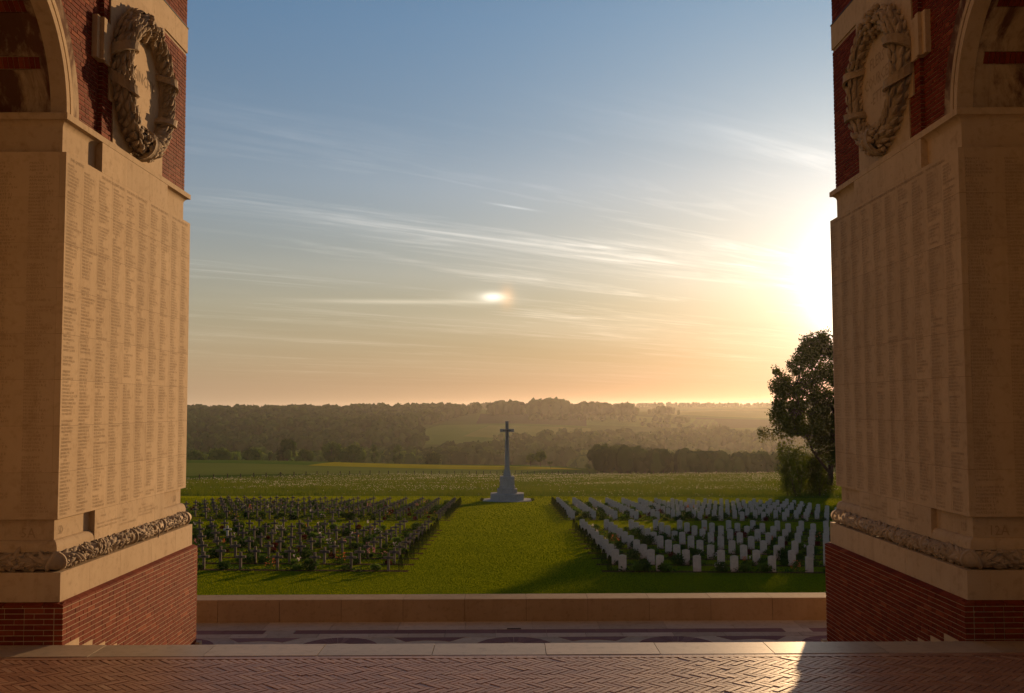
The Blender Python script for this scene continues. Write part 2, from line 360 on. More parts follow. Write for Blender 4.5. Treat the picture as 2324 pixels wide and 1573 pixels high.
def field(quad, mat, off=0.25, n=24):
    """quad: four (photo x, distance) corners; a crop field lying on the terrain"""
    P = [((x-1151)/2260*Y, Y) for x, Y in quad]; V = []
    for j in range(n+1):
        for i in range(n+1):
            u, v = i/n, j/n
            x = (P[0][0]*(1-u)+P[1][0]*u)*(1-v)+(P[3][0]*(1-u)+P[2][0]*u)*v
            y = (P[0][1]*(1-u)+P[1][1]*u)*(1-v)+(P[3][1]*(1-u)+P[2][1]*u)*v
            V.append((x, y, 0))
    V = np.array(V); V[:, 2] = ground_z(V[:, 0], V[:, 1])+off
    b = np.array([j*(n+1)+i for j in range(n) for i in range(n)])
    tag(obj('field', mesh_np('field', V, np.c_[b, b+1, b+n+2, b+n+1]), mat, smooth=True), kind='structure')
field([(180, 275), (1170, 385), (1300, 470), (180, 500)], M['field_pale'], 0.05)
field([(700, 432), (1180, 420), (1320, 450), (760, 505)], M['field_yellow'], 0.15)
field([(180, 470), (700, 440), (760, 520), (180, 560)], M['field_green'], 0.15)
field([(880, 1130), (1250, 1080), (1290, 1500), (1000, 1560)], M['field_green'])
field([(1050, 1250), (1330, 1180), (1340, 1480), (1110, 1500)], M['field_pale'], 0.5)
field([(1080, 1580), (1330, 1530), (1330, 1980), (1090, 2000)], M['field_dark'])
field([(1330, 1560), (1640, 1560), (1620, 1850), (1330, 1850)], M['field_green'])
field([(1520, 2000), (1900, 2000), (1900, 2700), (1500, 2700)], M['field_pale'])
field([(1560, 1560), (1900, 1560), (1900, 1900), (1580, 1900)], M['field_dark'])
field([(1500, 2800), (1950, 2800), (1950, 3300), (1480, 3300)], M['field_green'], 0.5)
field([(1030, 2300), (1110, 2300), (1110, 3200), (1020, 3200)], M['field_pale'], 0.5)

# podium and steps
XC = 0.054
pod = MB().box(-26, 26, -45, 19.9, -8, -1.32).build('podium', M['terrace_stone']); tag(pod, kind='structure')
plat = MB().box(-11, 11, -30, 11.42, -1.31, -0.014).build('platform', M['paver_joint']); tag(plat, kind='structure')
steps = empty('stairs', (XC, 14, -1.3)); tag(steps, kind='structure')
def child(mb, name, mat, parent, smooth=False):
    o = mb.build(name, mat, None, smooth); o.parent = parent
    o.matrix_parent_inverse = Matrix.Translation(parent.location).inverted(); return o
for i in range(10):
    z = -0.118*(i+1); y0 = 11.95+0.405*i
    for (x0, x1) in ((-6.4, -2.1), (-2.1, 2.3), (2.3, 6.4)):
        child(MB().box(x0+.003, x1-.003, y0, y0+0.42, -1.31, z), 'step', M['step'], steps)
nosing = empty('platform_edge', (0, 11.7, 0)); tag(nosing, kind='structure')
xj = 0.43-1.29*7
while xj < 8.5:
    w = 1.29
    child(MB().box(xj+.004, xj+w-.004, 11.41, 11.953, -0.118, 0.003+rnd.uniform(-.002, .002)), 'edge_stone', M['step'], nosing)
    xj += w

# herringbone paving: bricks on edge, zigzags running across the view
def herringbone():
    L, Wd, g = 0.236, 0.0665, 0.006
    par = empty('paving', (0, 10, 0)); tag(par, kind='structure')
    mb0 = MB(); l, w = (L-g)/2, (Wd-g)/2; c = 0.004
    mb0.add([(-l, -w, -.02), (l, -w, -.02), (l, w, -.02), (-l, w, -.02), (-l, -w, -c), (l, -w, -c), (l, w, -c), (-l, w, -c),
             (-l+c, -w+c, 0), (l-c, -w+c, 0), (l-c, w-c, 0), (-l+c, w-c, 0)],
            [(0, 1, 5, 4), (1, 2, 6, 5), (2, 3, 7, 6), (3, 0, 4, 7), (4, 5, 9, 8), (5, 6, 10, 9), (6, 7, 11, 10), (7, 4, 8, 11), (8, 9, 10, 11)])
    me = mb0.mesh('paving_brick'); me.materials.append(M['paver'])
    spots = []
    q = math.sqrt(0.5)
    for k in range(-90, 91):
        for j in range(-14, 15):
            for kind in (0, 1):
                if kind == 0: u, v = k*Wd+L/2+j*L, k*Wd+Wd/2-j*L
                else: u, v = k*Wd+L+Wd/2+j*L, (k+1)*Wd-L/2-j*L
                x, y = (u+v)*q, (v-u)*q+9.9
                if abs(x) < 7.0 and 8.7 < y < 11.27: spots.append((x, y, -math.pi/4 if kind == 0 else math.pi/4))
    spots += [(-7+i*.2325, 11.313, 0.0) for i in range(61)]+[(-6.88+i*.2325, 11.376, 0.0) for i in range(61)]
    vis = [s for s in spots if s[2] != 0 and s[1] > 9.75 and abs(s[0]) < 0.52*s[1]]
    vis.sort(key=lambda s: s[1]+0.02*abs(s[0])); first = set(vis[:300])
    big = MB(); base = [Vector(v.co) for v in me.vertices]; bf = [tuple(p.vertices) for p in me.polygons]
    for s in spots:
        Mx = Matrix.Translation((s[0], s[1], rnd.uniform(-.0035, .002))) @ Matrix.Rotation(s[2]+rnd.uniform(-.010, .010)*(s[2] != 0), 4, 'Z') @ Matrix.Rotation(rnd.gauss(0, .012)*(s[2] != 0), 4, 'X') @ Matrix.Rotation(rnd.gauss(0, .006)*(s[2] != 0), 4, 'Y')
        if s in first:
            o = bpy.data.objects.new('paving_brick', me); link(o, par); o.matrix_parent_inverse = Matrix.Translation(par.location).inverted(); o.matrix_basis = Mx
        elif s[2] == 0: big.box(s[0]-.1145, s[0]+.1145, s[1]-.0305, s[1]+.0305, -.02, -.002)
        else: big.add([Mx @ v for v in base], bf)
    o = child(big, 'paving_bricks', M['paver'], par); tag(o, kind='stuff')
herringbone()

# terrace paving at the foot of the steps
def terrace():
    T = empty('terrace', (0, 18, -1.3)); tag(T, kind='structure'); z = -1.304
    def slab(x0, x1, y0, y1, m='terrace_stone', nm='paving_slab', dz=0.0): child(MB().box(x0+.004, x1-.004, y0+.003, y1-.003, -1.33, z+dz), nm, M[m], T)
    x = -8.3
    while x < 8.3: slab(x, x+1.25, 18.66, 19.34); x += 1.25
    for (a, b) in ((-8, -4.45), (-3.9, 5.05), (5.55, 8)):
        xx = a
        while xx < b-.05:
            e = min(xx+.92, b); slab(xx, e, 18.35, 18.66, 'purple', 'brick_band', -0.002); xx = e
    slab(-4.45, -3.9, 18.35, 18.66); slab(5.05, 5.55, 18.35, 18.66)
    x = -8.2; k = 0
    while x < 8.2:
        w = (0.66, 0.92, 0.92, 0.7)[k % 4]; slab(x, x+w, 18.05, 18.35); x += w; k += 1
    def poly(pts, m, nm, dz): child(MB().prism(pts, -1.33, z+dz), nm, M[m], T)
    fans = [-5.75, -2.92, 0.10, 2.92, 5.75]
    base = MB().box(-8.3, 8.3, 15.9, 18.048, -1.33, z-0.006); child(base, 'paving_slab', M['terrace_stone'], T)
    for c in fans:
        N = 18
        for i in range(N):
            a0, a1 = math.pi*i/N+.006, math.pi*(i+1)/N-.006
            ro, ri = 0.67, 0.27
            poly([(c+ri*math.cos(a0), 17.39+ri*math.sin(a0)), (c+ro*math.cos(a0), 17.39+ro*math.sin(a0)), (c+ro*math.cos(a1), 17.39+ro*math.sin(a1)), (c+ri*math.cos(a1), 17.39+ri*math.sin(a1))], 'purple', 'fan_brick', rnd.uniform(-.002, .001))
        for (t0, t1) in ((0.02, 1.04), (1.05, 2.09), (2.10, 3.12)):
            pts = [(c+1.02*math.cos(t0+(t1-t0)*i/6), 17.39+min(.655, 1.02*math.sin(t0+(t1-t0)*i/6))) for i in range(7)]+[(c+.68*math.cos(t1-(t1-t0)*i/6), 17.39+.68*math.sin(t1-(t1-t0)*i/6)*.96) for i in range(7)]
            poly(pts, 'terrace_stone', 'ring_stone', -0.002)
    for a, b in zip(fans, fans[1:]):
        m_ = (a+b)/2; h = 0.62
        pts = [(m_-h, 18.04), (m_-h*.62, 17.74)]+[(m_-h*.62+h*1.24*i/8, 17.74+.10*math.sin(math.pi*i/8)) for i in range(1, 8)]+[(m_+h*.62, 17.74), (m_+h, 18.04)]
        poly(pts, 'purple', 'spandrel_brick', 0.0)
        pts = [(m_-.5+i/8, 17.35+.28*math.sin(math.pi*i/8)) for i in range(9)]
        poly(pts[::-1], 'terrace_stone', 'segment_stone', 0.0)
    child(MB().box(-.02, .24, 18.66, 18.70, -1.30, -1.292), 'drain', M['bronze'], T)
terrace()

# low parapet wall at the terrace edge
wall = empty('parapet_wall', (0, 19.6, -1.3)); tag(wall, 'low pale stone parapet wall along the edge of the paved terrace', 'wall')
x = 0.35-1.18*9
while x < 10.5:
    mb = MB(); b = 0.012; x0, x1 = x+.004, x+1.176; y0, y1, z0, z1 = 19.335, 19.875, -1.304, -0.88+rnd.uniform(-.002, .002)
    mb.prism([(y0, z0), (y1, z0), (y1, z1-b), (y1-b, z1), (y0+b, z1), (y0, z1-b)], x0, x1)
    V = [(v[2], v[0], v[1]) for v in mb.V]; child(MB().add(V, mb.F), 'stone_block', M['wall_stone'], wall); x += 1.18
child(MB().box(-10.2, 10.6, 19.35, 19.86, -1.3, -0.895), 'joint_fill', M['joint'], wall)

# ================================================================ THE MEMORIAL PIERS
_text_cache = {}
def text_mesh(body, size, align='LEFT', spacing=1.0, width=1.22):
    cu = bpy.data.curves.new('lettering', 'FONT'); cu.body = body; cu.size = size; cu.align_x = align
    cu.resolution_u = 1; cu.space_line = spacing; cu.fill_mode = 'FRONT'
    o = bpy.data.objects.new('lettering', cu); COL.objects.link(o)
    dg = bpy.context.evaluated_depsgraph_get(); me = bpy.data.meshes.new_from_object(o.evaluated_get(dg))
    bpy.data.objects.remove(o); bpy.data.curves.remove(cu)
    n = len(me.vertices); V = np.empty(n*3, np.float32); me.vertices.foreach_get('co', V); V = V.reshape(-1, 3); V[:, 0] *= width
    me.vertices.foreach_set('co', V.ravel()); me.update(); return me
def place_text(me, name, origin, right, normal, mat, parent):
    right = Vector(right); normal = Vector(normal); up = normal.cross(right)
    me.materials.append(mat)
    o = bpy.data.objects.new(name, me); link(o, parent)
    o.matrix_parent_inverse = Matrix.Translation(parent.location).inverted()
    Mx = Matrix((right, up, normal)).transposed().to_4x4(); Mx.translation = Vector(origin); o.matrix_basis = Mx; o['kind'] = 'stuff'
    return o

SURN = """ABBOTT ABEL AGNEW ALDGATE ALDRIDGE ALEXANDER AMOS ANDREWS ARNOLD ASHFORD ATKINS BADDELEY BAKER BANKS BARNETT BARTON BECKETT BENNETT BISHOP BLACKHURST BLAKE BOWLES BRAY BRISCOE BROOMFIELD BROWN BUSHELL BUTCHER BUTLER BUTTERFIELD CALVERT CAPP CARPENTER CARTER CASTLE CATT CHANDLER CHAPMAN CLARK CLARKE CLIFFORD COLE COLEMAN COLLARD COLLINS COOK COOPER COPE CORBY CORNISH COTTON COWLEY COX CRADDOCK CRAMPTON CROSS CRUST DALTON DANIEL DAVIES DAVIS DAWSON DENHAM DENNIS DOE DUNKLEY ELLIS EMERY EVERETT FENN FIELD FINNIS FISHER FLOYD FOWLER FRANKLIN FRIEND GALE GARDNER GEE GIBBS GILES GLOVER GODDARD GODIN GOLDSMITH GOODWIN GORE GREEN GRIFFITHS GUNN HALL HAMMOND HANDLEY HARGREAVES HARRIS HARRISON HART HARVEY HAYWARD HILL HOOKER HORNE HORSWELL HUNT INGRAM JACKSON JENKINS JONES KEMP KING KNIGHT LAWRENCE LAWS LEWIS LINDSAY LOFT LUCAS MARCH MARSH MARTIN MASON MEPHAM MILLER MILLS MITCHELL MOORE MORGAN MORRIS MOSS MUNDY MURRELL NASH NEWMAN NORTON NORRIS ODELL OSBORNE PACKHAM PAGE PARKER PARSONS PENFOLD PETTS PHILLIPS PIKE POWELL PRATT PRICE QUINN RALPH READ REEVES REYNOLDS RICE RICHARDSON ROBINS ROBINSON ROWE RUSSELL SAUNDERS SCOTT SEAGER SHARP SIMMONS SMITH SNELLING SOMMERS STANDEN STARTUP STEWART STONE TAYLOR THOMPSON TOWNSEND TURNER UPTON VICKERY WALKER WALLER WARD WATSON WELLS WEST WHEELER WHITE WILLIAMS WILSON WOOD WOODS WRIGHT WYATT YOUNG""".split()
COL1 = """PRIVATE|TILLEY G W|TIPPING J|TOMPKINS W J|TORODE W H|TOWNSEND J|TREADWELL|      H A W|TREHERNE E A|TRICKER R|TRISLER H|TROSSLER C|TUGWELL A|TULLETT G|TURNER A G|UHL T C|UPCRAFT F W|VICKERY H K|WADSWORTH A A|WAITE G|WARBOYS H|WARD J|WARDLAW J|WATERTON J G|WATKINS W C|WATSON G T|WATSON H S|WEBB H|WEEKS S A|WELLS W|WEST D|WEST L A|WESTON A||CAPTAIN|KESBY T H||LIEUTENANT|BACY C J P T S|HATCH P R||SECOND LIEUT|BLACKWELL B B|CHILL J M|HARNETT D A|IBLES M A|MOSS R B N|OMMANNEY|      A E S|REID G R|ROUTLEY F G|      M C|TAYLOR D M|WYATT G W P||C Q M SERJT|HAMILTON J A|KESBY H J||SERJEANT|BAILEY H|HOLLANDS E|LUCK F|MORLEY A|PAINE H J|SHRUBSOLE W|UPTON P C, D C M|WHIPPS A M M|WILBOURNE A H|WILLIAMS E A|WINTER A E|YOUNG H E||LCE SERJEANT|BREWER F|McCLUSKEY H|MATTHEWS F|       M M|SCRUBY J|TIERNEY M P""".split('|')
COL2 = """PRIVATE|WHEATLEY H|WHEELDON H|WHITE B J J|WHITE G C|WHITE F|WHITE J W|WHITEHEAD S M|WILDMAN T|WILKINSON A|WILKINSON F|WILLCOCK W E|WILLEY R E|WILLIAMS W J|WILLIS G|WINDSOR H|WINK R W|WINSON A|WINTON J P|WITHAM W H|WITHERS W C|WOOD E|WOODROFF F J|WOODWARD W H|WORSFOLD C|WREN G|WRIGHT C W|WRIGHT G|WRIGHT W|YARDLEY S|YEATES E J|YOUNG E|||CORPORAL|BANKS J E|BRAY G N|CHARLESWORTH J|COCKERELL W F|COLLINS H|DALE J|FINNIS A A|FOWLER P|HARGREAVES T W|JACKSON G|KERSLAKE E P|LAWS R|MARTIN L E|RALPH F E|RUSSELL J T|SCOTT F|SEAGER W|SOMMERS E R|THOMPSON J||LCE CORPORAL|COURT E D|CORSON R|DARRELL G|DENNIS W|EMS W J|EVE W E E|FIELD W E|FINN J W|FLOYD G T|GLOVER J|GODIN A E|GUNN A E|HARRIS H|HOLLANDS E T|HOOKER W H|HORSWELL F|JACKSON A C""".split('|')
def name_column(k, rows, seed):
    r = random.Random(seed); out = []; ini = 'ABCDEFGHJLMPRSTW'
    names = sorted(r.choice(SURN) for _ in range(rows))
    for i, s in enumerate(names):
        if i == 0: out.append('PRIVATE')
        elif r.random() < 0.012: out += ['', r.choice(['SERJEANT', 'CORPORAL', 'LCE CORPORAL', 'PRIVATE'])]
        elif r.random() < 0.03: out.append('      '+' '.join(r.choice(ini) for _ in range(2)))
        out.append(s+' '+' '.join(r.choice(ini) for _ in range(r.choice((1, 1, 2, 2)))))
    return out[:rows]

def project(P):
    q = cam.matrix_world.inverted() @ Vector(P)
    return 1162-2260*q.x/q.z, 786.5+2260*q.y/q.z

_leaf_me = {}
def leaf_shape(name, L, Wd, H):
    """a carved laurel leaf: pointed oval with a raised midrib"""
    V, F = [], []; n = 5
    for i in range(n+1):
        t = i/n; w = Wd*math.sin(math.pi*min(1, t*1.0)**0.8)*(1-0.25*t)+0.004; h = H*math.sin(math.pi*t)**0.6
        V += [(t*L, -w/2, 0), (t*L, -w/4, h*0.75), (t*L, 0, h), (t*L, w/4, h*0.75), (t*L, w/2, 0)]
    for i in range(n):
        for j in range(4): F.append((i*5+j, (i+1)*5+j, (i+1)*5+j+1, i*5+j+1))
    return MB().add(V, F).mesh(name)

def rot_frame(xa, za):
    xa = Vector(xa).normalized(); za = Vector(za); za = (za-xa*za.dot(xa)).normalized(); ya = za.cross(xa)
    return Matrix((xa, ya, za)).transposed().to_4x4()

def build_pier(sg, X0, YN, YF, label, letters, wreath_text, heading):
    WID = 5.2; P = empty('memorial_pier', (sg*(X0+WID/2), (YN+YF)/2, -1.3)); tag(P, label, 'pier')
    X = lambda s: sg*(X0+s)
    inv = Matrix.Translation(P.location).inverted()
    def part(mb, name, mat, parent=None, smooth=False):
        o = mb.build(name, M[mat], None, smooth); o.parent = parent or P; o.matrix_parent_inverse = inv; return o
    def sweep(prof, name, mat, smooth=False):
        mb = MB(); rings = []
        for s, z in prof:
            b = len(mb.V); mb.V += [(X(s), YN+s, z), (X(s), YF-s, z), (X(WID-s), YF-s, z), (X(WID-s), YN+s, z)]; rings.append(b)
        for a, b in zip(rings, rings[1:]):
            for k in range(4): mb.F.append((a+k, a+(k+1) % 4, b+(k+1) % 4, b+k))
        if sg < 0: mb.F = [f[::-1] for f in mb.F]
        return part(mb, name, mat, None, smooth)
    # ---- brick laying
    indiv, rest = [], []
    H, CH = 0.0525, 0.0644
    def lay(axis, s, z, a, b, c, phase, flip=False):
        """one course between a and b; axis 'y' on the face towards the arch, 'x' on a face across it (c: its Y)"""
        p = a; k = phase
        while p < b-0.02:
            L = 0.2255 if (k % 2 == 0) else 0.108
            if rnd.random() < 0.10: L = 0.2255 if L < .2 else 0.108
            e = min(p+L, b)
            if b-e < 0.045: e = b
            d = rnd.uniform(-.0015, .002)
            if axis == 'y': rest.append(('y', (p+e)/2, z+H/2, e-p, s+d, c))
            else: rest.append(('x', (p+e)/2, z+H/2, e-p, s+d, c))
            p = e+0.0105; k += 1
    zt = 0.405; k = 0
    while zt-CH*(k+1) > -1.36:
        z = zt-CH*(k+1)
        yend = YN if z > -0.04 else 11.95+0.405*max(0, math.floor((-z-0.02)/0.118))
        lay('y', 0.0, z, max(YN, min(yend, YF-.3)), YF, None, k)
        if z > -0.07: lay('x', 0.0, z, X0+0.115, X0+2.4, YN, k+1)
        lay('x', 0.0, z, X0+0.115, X0+1.4, YF, k+1)
        k += 1
    # upper walls
    cyA, czA, ri, ro = YN-1.22, 6.5, 1.57, 2.0
    z = 6.545; k = 0
    while z < 10.8:
        zc = z+H/2
        yo = cyA+math.sqrt(max(0, (ro+.012)**2-(zc-czA)**2)) if zc-czA < ro else cyA
        ear = 7.55 < zc < 8.16
        if yo < YN+1.40: lay('y', 0.305, z, yo, YN+(1.16 if ear else 1.42), None, k)
        if zc < 8.95:
            lay('y', 0.25, z, YN+1.42, YN+(1.76 if zc < 7.1 else 1.60), None, k) if not ear else None
            lay('y', 0.25, z, YN+3.78, YF-.25, None, k)
        elif zc > 9.43:
            lay('y', 0.25, z, YN+1.42, YF-.25, None, k)
        if zc < 8.95 or zc > 9.43: lay('x', 0.25, z, X0+.25+.115, X0+1.4, YF-.25, k)
        z += CH; k += 1
    meshes = {}
    def brick_verts(it, loc=True):
        ax, p, z, L, s, c = it; T = 0.10; h = H/2
        if ax == 'y': ce = (X(s+T/2), p, z); hx, hy = T/2, L/2
        else: ce = (sg*p, c+(T/2+s if c < YN+2 else -T/2-s), z); hx, hy = L/2, T/2
        return ce, hx, hy, h
    def score(it):
        ce, hx, hy, h = brick_verts(it); x, y = project(ce)
        if not (-5 < x < 2329 and -5 < y < 1573): return 0
        ax = it[0]; Y = ce[1]
        if ax == 'x' and it[5] > YN+2: return 0
        if ce[2] < 0 and y > 1462: return 0
        return it[3]*h/Y**2 if ax == 'x' else it[3]*h*X0/Y**3
    order = sorted(rest, key=score, reverse=True); ind = order[:300]; others = order[300:]
    for it in ind:
        ce, hx, hy, h = brick_verts(it); key = (it[0], round(it[3], 3))
        if key not in meshes:
            me = MB().box(-hx, hx, -hy, hy, -h, h).mesh('brick'); me.materials.append(M['brick']); meshes[key] = me
        o = bpy.data.objects.new('brick', meshes[key]); link(o, P); o.matrix_parent_inverse = inv
        o.location = ce; o.rotation_euler = (0, 0, rnd.gauss(0, .004))
    mb = MB()
    for it in others:
        ce, hx, hy, h = brick_verts(it); mb.box(ce[0]-hx, ce[0]+hx, ce[1]-hy, ce[1]+hy, ce[2]-h, ce[2]+h)
    tag(part(mb, 'brickwork', 'brick'), kind='stuff')
    # sloped top course of the plinth, one brick after another
    p = YN
    while p < YF-.02:
        e = min(p+0.2255, YF); mb = MB()
        q = [(0.0, .405), (0.0, .432), (0.075, .458), (0.12, .458), (0.12, .405)]
        n = 5; mb.V = [(X(s), p, z) for s, z in q]+[(X(s), e, z) for s, z in q]
        mb.F = [tuple(range(n)), tuple(range(2*n-1, n-1, -1))]+[(i, (i+1) % n, n+(i+1) % n, n+i) for i in range(n)]
        part(mb, 'splay_brick', 'brick'); p = e+0.010
    p = X0+.02
    while p < X0+1.6:
        e = p+0.2255; mb = MB(); q = [(0.0, .405), (0.0, .432), (0.074, .457), (0.12, .457), (0.12, .405)]
        n = 5; mb.V = [(sg*p, YN+s+.001, z) for s, z in q]+[(sg*e, YN+s+.001, z) for s, z in q]
        mb.F = [tuple(range(n)), tuple(range(2*n-1, n-1, -1))]+[(i, (i+1) % n, n+(i+1) % n, n+i) for i in range(n)]
        part(mb, 'splay_brick', 'brick'); p = e+.010
    sweep([(0.009, -1.4), (0.009, 0.425), (0.09, 0.45)], 'mortar_bed', 'mortar')
    # stepped skirting stones where the stairs meet the pier
    for i in range(11):
        zb = -0.118*i-0.042; y0 = 11.95+0.405*(i)+0.225
        part(MB().box(X(-.004), X(0.06), max(y0, YN+.004), y0+.40, zb-.16, zb), 'skirting_stone', 'stone')
    part(MB().box(X(-.07), X(.06), YF-.05, YF+.09, -1.32, -1.19), 'skirting_stone', 'stone')
    # ---- stone die above the brick plinth
    js = [YN+.075, YN+.93, YN+1.95, YN+3.17, YN+4.26, YF-.075]
    for a, b in zip(js, js[1:]): part(MB().box(X(.075), X(.35), a+.0025, b-.0025, .459, .81), 'stone_block', 'stone')
    xs = [X0+.352, X0+1.3, X0+2.5]
    for a, b in zip(xs, xs[1:]): part(MB().box(sg*(a+.001), sg*(b-.001), YN+.075, YN+.33, .459, .81), 'stone_block', 'stone')
    sweep([(0.078, .459), (0.078, .807), (.3, .807)], 'die_core', 'stone')
    # ---- carved torus moulding
    ct, cz, rt = 0.19, 0.928, 0.112
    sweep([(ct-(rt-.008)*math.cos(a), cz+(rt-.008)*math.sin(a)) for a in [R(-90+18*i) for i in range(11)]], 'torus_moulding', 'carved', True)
    lm = leaf_shape('l', 0.15, 0.058, 0.020); lv = [v.co.copy() for v in lm.vertices]; lf = [tuple(f.vertices) for f in lm.polygons]
    mb = MB()
    def on_torus(along, phi, run):
        n = Vector((-sg*math.cos(phi), 0, math.sin(phi))) if run == 'y' else Vector((0, -math.cos(phi), math.sin(phi)))
        c = Vector((X(ct), along, cz)) if run == 'y' else Vector((sg*along, YN+ct, cz))
        return c+n*(rt-.010), n, (Vector((0, 1, 0)) if run == 'y' else Vector((sg, 0, 0)))
    for run, a, b in (('y', YN+ct+.03, YF-ct-.03), ('x', X0+ct+.03, X0+1.5)):
        L = b-a; nb = max(2, round(L/1.17)); t = a
        while t < b:
            u = ((t-a)/L*nb) % 1.0; dirn = 1 if u < 0.5 else -1
            if min(u, 1-u) > 0.035:
                for phi in (-58, -30, -2, 26, 54, 82):
                    if rnd.random() < .12: continue
                    pt, n, ax = on_torus(t+rnd.uniform(-.025, .025), R(phi+rnd.uniform(-9, 9)), run)
                    side = n.cross(ax); ang = rnd.gauss(0.35, .4)*rnd.choice((-1, 1))
                    Mx = rot_frame(ax*dirn*math.cos(ang)+side*math.sin(ang), n); Mx.translation = pt; sc = rnd.uniform(.65, 1.25)
                    mb.add([Mx @ (v*sc) for v in lv], lf)
                    if rnd.random() < .22:
                        for q in range(3):
                            pt2, n2, _ = on_torus(t+rnd.uniform(-.05, .05), R(phi+rnd.uniform(-20, 20)), run)
                            r_ = rnd.uniform(.014, .026); cc = pt2+n2*.008
                            V = [cc+Vector(d)*r_ for d in ((1, 0, 0), (-1, 0, 0), (0, 1, 0), (0, -1, 0), (0, 0, 1), (0, 0, -1), (.6, .6, .6), (-.6, .6, .6), (.6, -.6, .6), (-.6, -.6, .6))]
                            mb.add(V, [(0, 2, 6), (2, 4, 6), (4, 0, 6), (2, 1, 7), (1, 4, 7), (4, 2, 7), (0, 3, 8), (3, 4, 8), (4, 0, 8), (1, 3, 9), (3, 4, 9), (4, 1, 9)])
            t += 0.088
        for i in range(nb+1):                                   # ribbons tied round the roll
            tc = a+L*i/nb; V, F = [], []
            for j in range(11):
                phi = R(-80+18*j)
                for w in (-.028, -.018, .018, .028):
                    pt, n, ax = on_torus(tc+w+.10*math.sin(phi*.8)*(1 if i % 2 else -1)*.6, phi, run); V.append(pt+n*(.022 if abs(w) < .02 else .004))
            for j in range(10):
                for q in range(3): F.append((j*4+q, j*4+q+1, j*4+4+q+1, j*4+4+q))
            mb.add(V, F)
    tag(part(mb, 'leaf_carving', 'carved', None, True), kind='stuff')
    # ---- lower die with its sweep, and the bay that carries the addenda
    prof = [(.30, 1.040), (.165, 1.040), (.165, 1.072)]+[(.235-.07*math.cos(R(90*i/6)), 1.072+.11*math.sin(R(90*i/6))) for i in range(1, 7)]+[(.235, 1.437)]
    sweep(prof, 'lower_die', 'stone', False)
    by0, by1 = YN+1.262, YN+3.94
    bj = [by0, by0+.76, by0+1.52, by0+2.24, by1]
    for a, b in zip(bj, bj[1:]): part(MB().box(X(.162), X(.35), a+.001, b-.001, 1.041, 1.4365), 'stone_block', 'stone')
    # ---- the panel of names: slabs ten wide and eight high
    z0, z1, sp = 1.437, 5.985, 0.166; ya, yb = YN+sp, YF-sp; cw = (yb-ya)/10; rh = (z1-z0)/8
    part(MB().box(X(sp+.003), X(4.8), ya+.003, yb-.003, z0+.002, z1-.002), 'panel_core', 'joint')
    slab = MB().box(0, -.08*sg*-1, 0.0010, cw-.0010, .0016, rh-.0016).mesh('name_slab'); slab.materials.append(M['panel'])
    for i in range(10):
        for j in range(8):
            o = bpy.data.objects.new('name_slab', slab); link(o, P); o.matrix_parent_inverse = inv; o.location = (X(sp)+sg*rnd.uniform(0, .0012), ya+i*cw, z0+j*rh)
    slabx = MB().box(0, sg*1.1, 0, .08, .0009, rh-.0009).mesh('name_slab'); slabx.materials.append(M['panel'])
    for q in range(2):
        for j in range(8):
            o = bpy.data.objects.new('name_slab', slabx); link(o, P); o.matrix_parent_inverse = inv; o.location = (X(sp+.0815)+sg*q*1.102, ya, z0+j*rh)
    # ---- upper die, cornice
    prof = [(.26, 5.985), (.26, 6.315)]+[(.17+.09*math.cos(R(90*i/6)), 6.315+.085*math.sin(R(90*i/6))) for i in range(1, 7)]+[(.165, 6.402), (.165, 6.482), (.175, 6.49), (.36, 6.53)]
    sweep(prof, 'cornice', 'stone')
    for a, b in zip([by0, by0+.9, by0+1.8], [by0+.9, by0+1.8, by1-.08]): part(MB().box(X(.168), X(.45), a+.001, b-.001, 5.9855, 6.398), 'stone_block', 'stone')
    # ---- upper walls: mortar cores, slab behind the wreath, band, arch
    part(MB().box(X(.259), X(5.0), YN+1.43, YF-.259, 6.4, 11.2), 'mortar_bed', 'mortar')
    prof = [(cyA+(ro-.01)*math.cos(math.pi*i/24), czA+(ro-.01)*math.sin(math.pi*i/24)) for i in range(25)]
    pts = [(YN+1.425, 6.45), (YN+1.425, 11.2), (cyA-2.6, 11.2), (cyA-2.6, 6.45)]
    ring = prof; mb = MB()
    for xx in (X(.314), X(5.0)):
        b = len(mb.V); mb.V += [(xx, y, z) for y, z in ring]+[(xx, y, z) for y, z in pts]
        o_ = [b+25, b+26]; 
        for i in range(12): mb.F.append((b+i, b+i+1, b+26))
        mb.F.append((b, b+26, b+25)); mb.F.append((b+12, b+27, b+26))
        for i in range(12, 24): mb.F.append((b+i, b+i+1, b+27))
        mb.F.append((b+24, b+28, b+27))
    part(mb, 'mortar_bed', 'mortar')
    for (ra, rb, s0) in ((1.57, 1.66, .255), (1.66, 1.69, .31), (1.69, 1.765, .255), (1.765, 1.79, .31), (1.79, 2.0, .285)):   # mouldings of the archivolt
        mb = MB(); N = 40
        for i in range(N+1):
            a = math.pi*i/N
            for r_, s_ in ((ra, .46), (ra, s0), (rb, s0), (rb, .46)): mb.V.append((X(s_), cyA+r_*math.cos(a), czA+r_*math.sin(a)))
        for i in range(N):
            for q in range(3): mb.F.append((i*4+q, i*4+q+1, i*4+4+q+1, i*4+4+q))
        part(mb, 'archivolt', 'stained' if rb > 1.9 else 'stone')
    def arc_block(s0, s1, a0, a1, r0, thick, mat, name):
        mb = MB(); N = max(1, int((a1-a0)/0.12)+1)
        for i in range(N+1):
            a = a0+(a1-a0)*i/N
            for s_, r_ in ((s0, r0), (s1, r0), (s1, r0+thick), (s0, r0+thick)): mb.V.append((X(s_), cyA+r_*math.cos(a), czA+r_*math.sin(a)))
        for i in range(N):
            for q in range(4): mb.F.append((i*4+q, i*4+(q+1) % 4, i*4+4+(q+1) % 4, i*4+4+q))
        mb.F += [(0, 1, 2, 3), (N*4+3, N*4+2, N*4+1, N*4)]
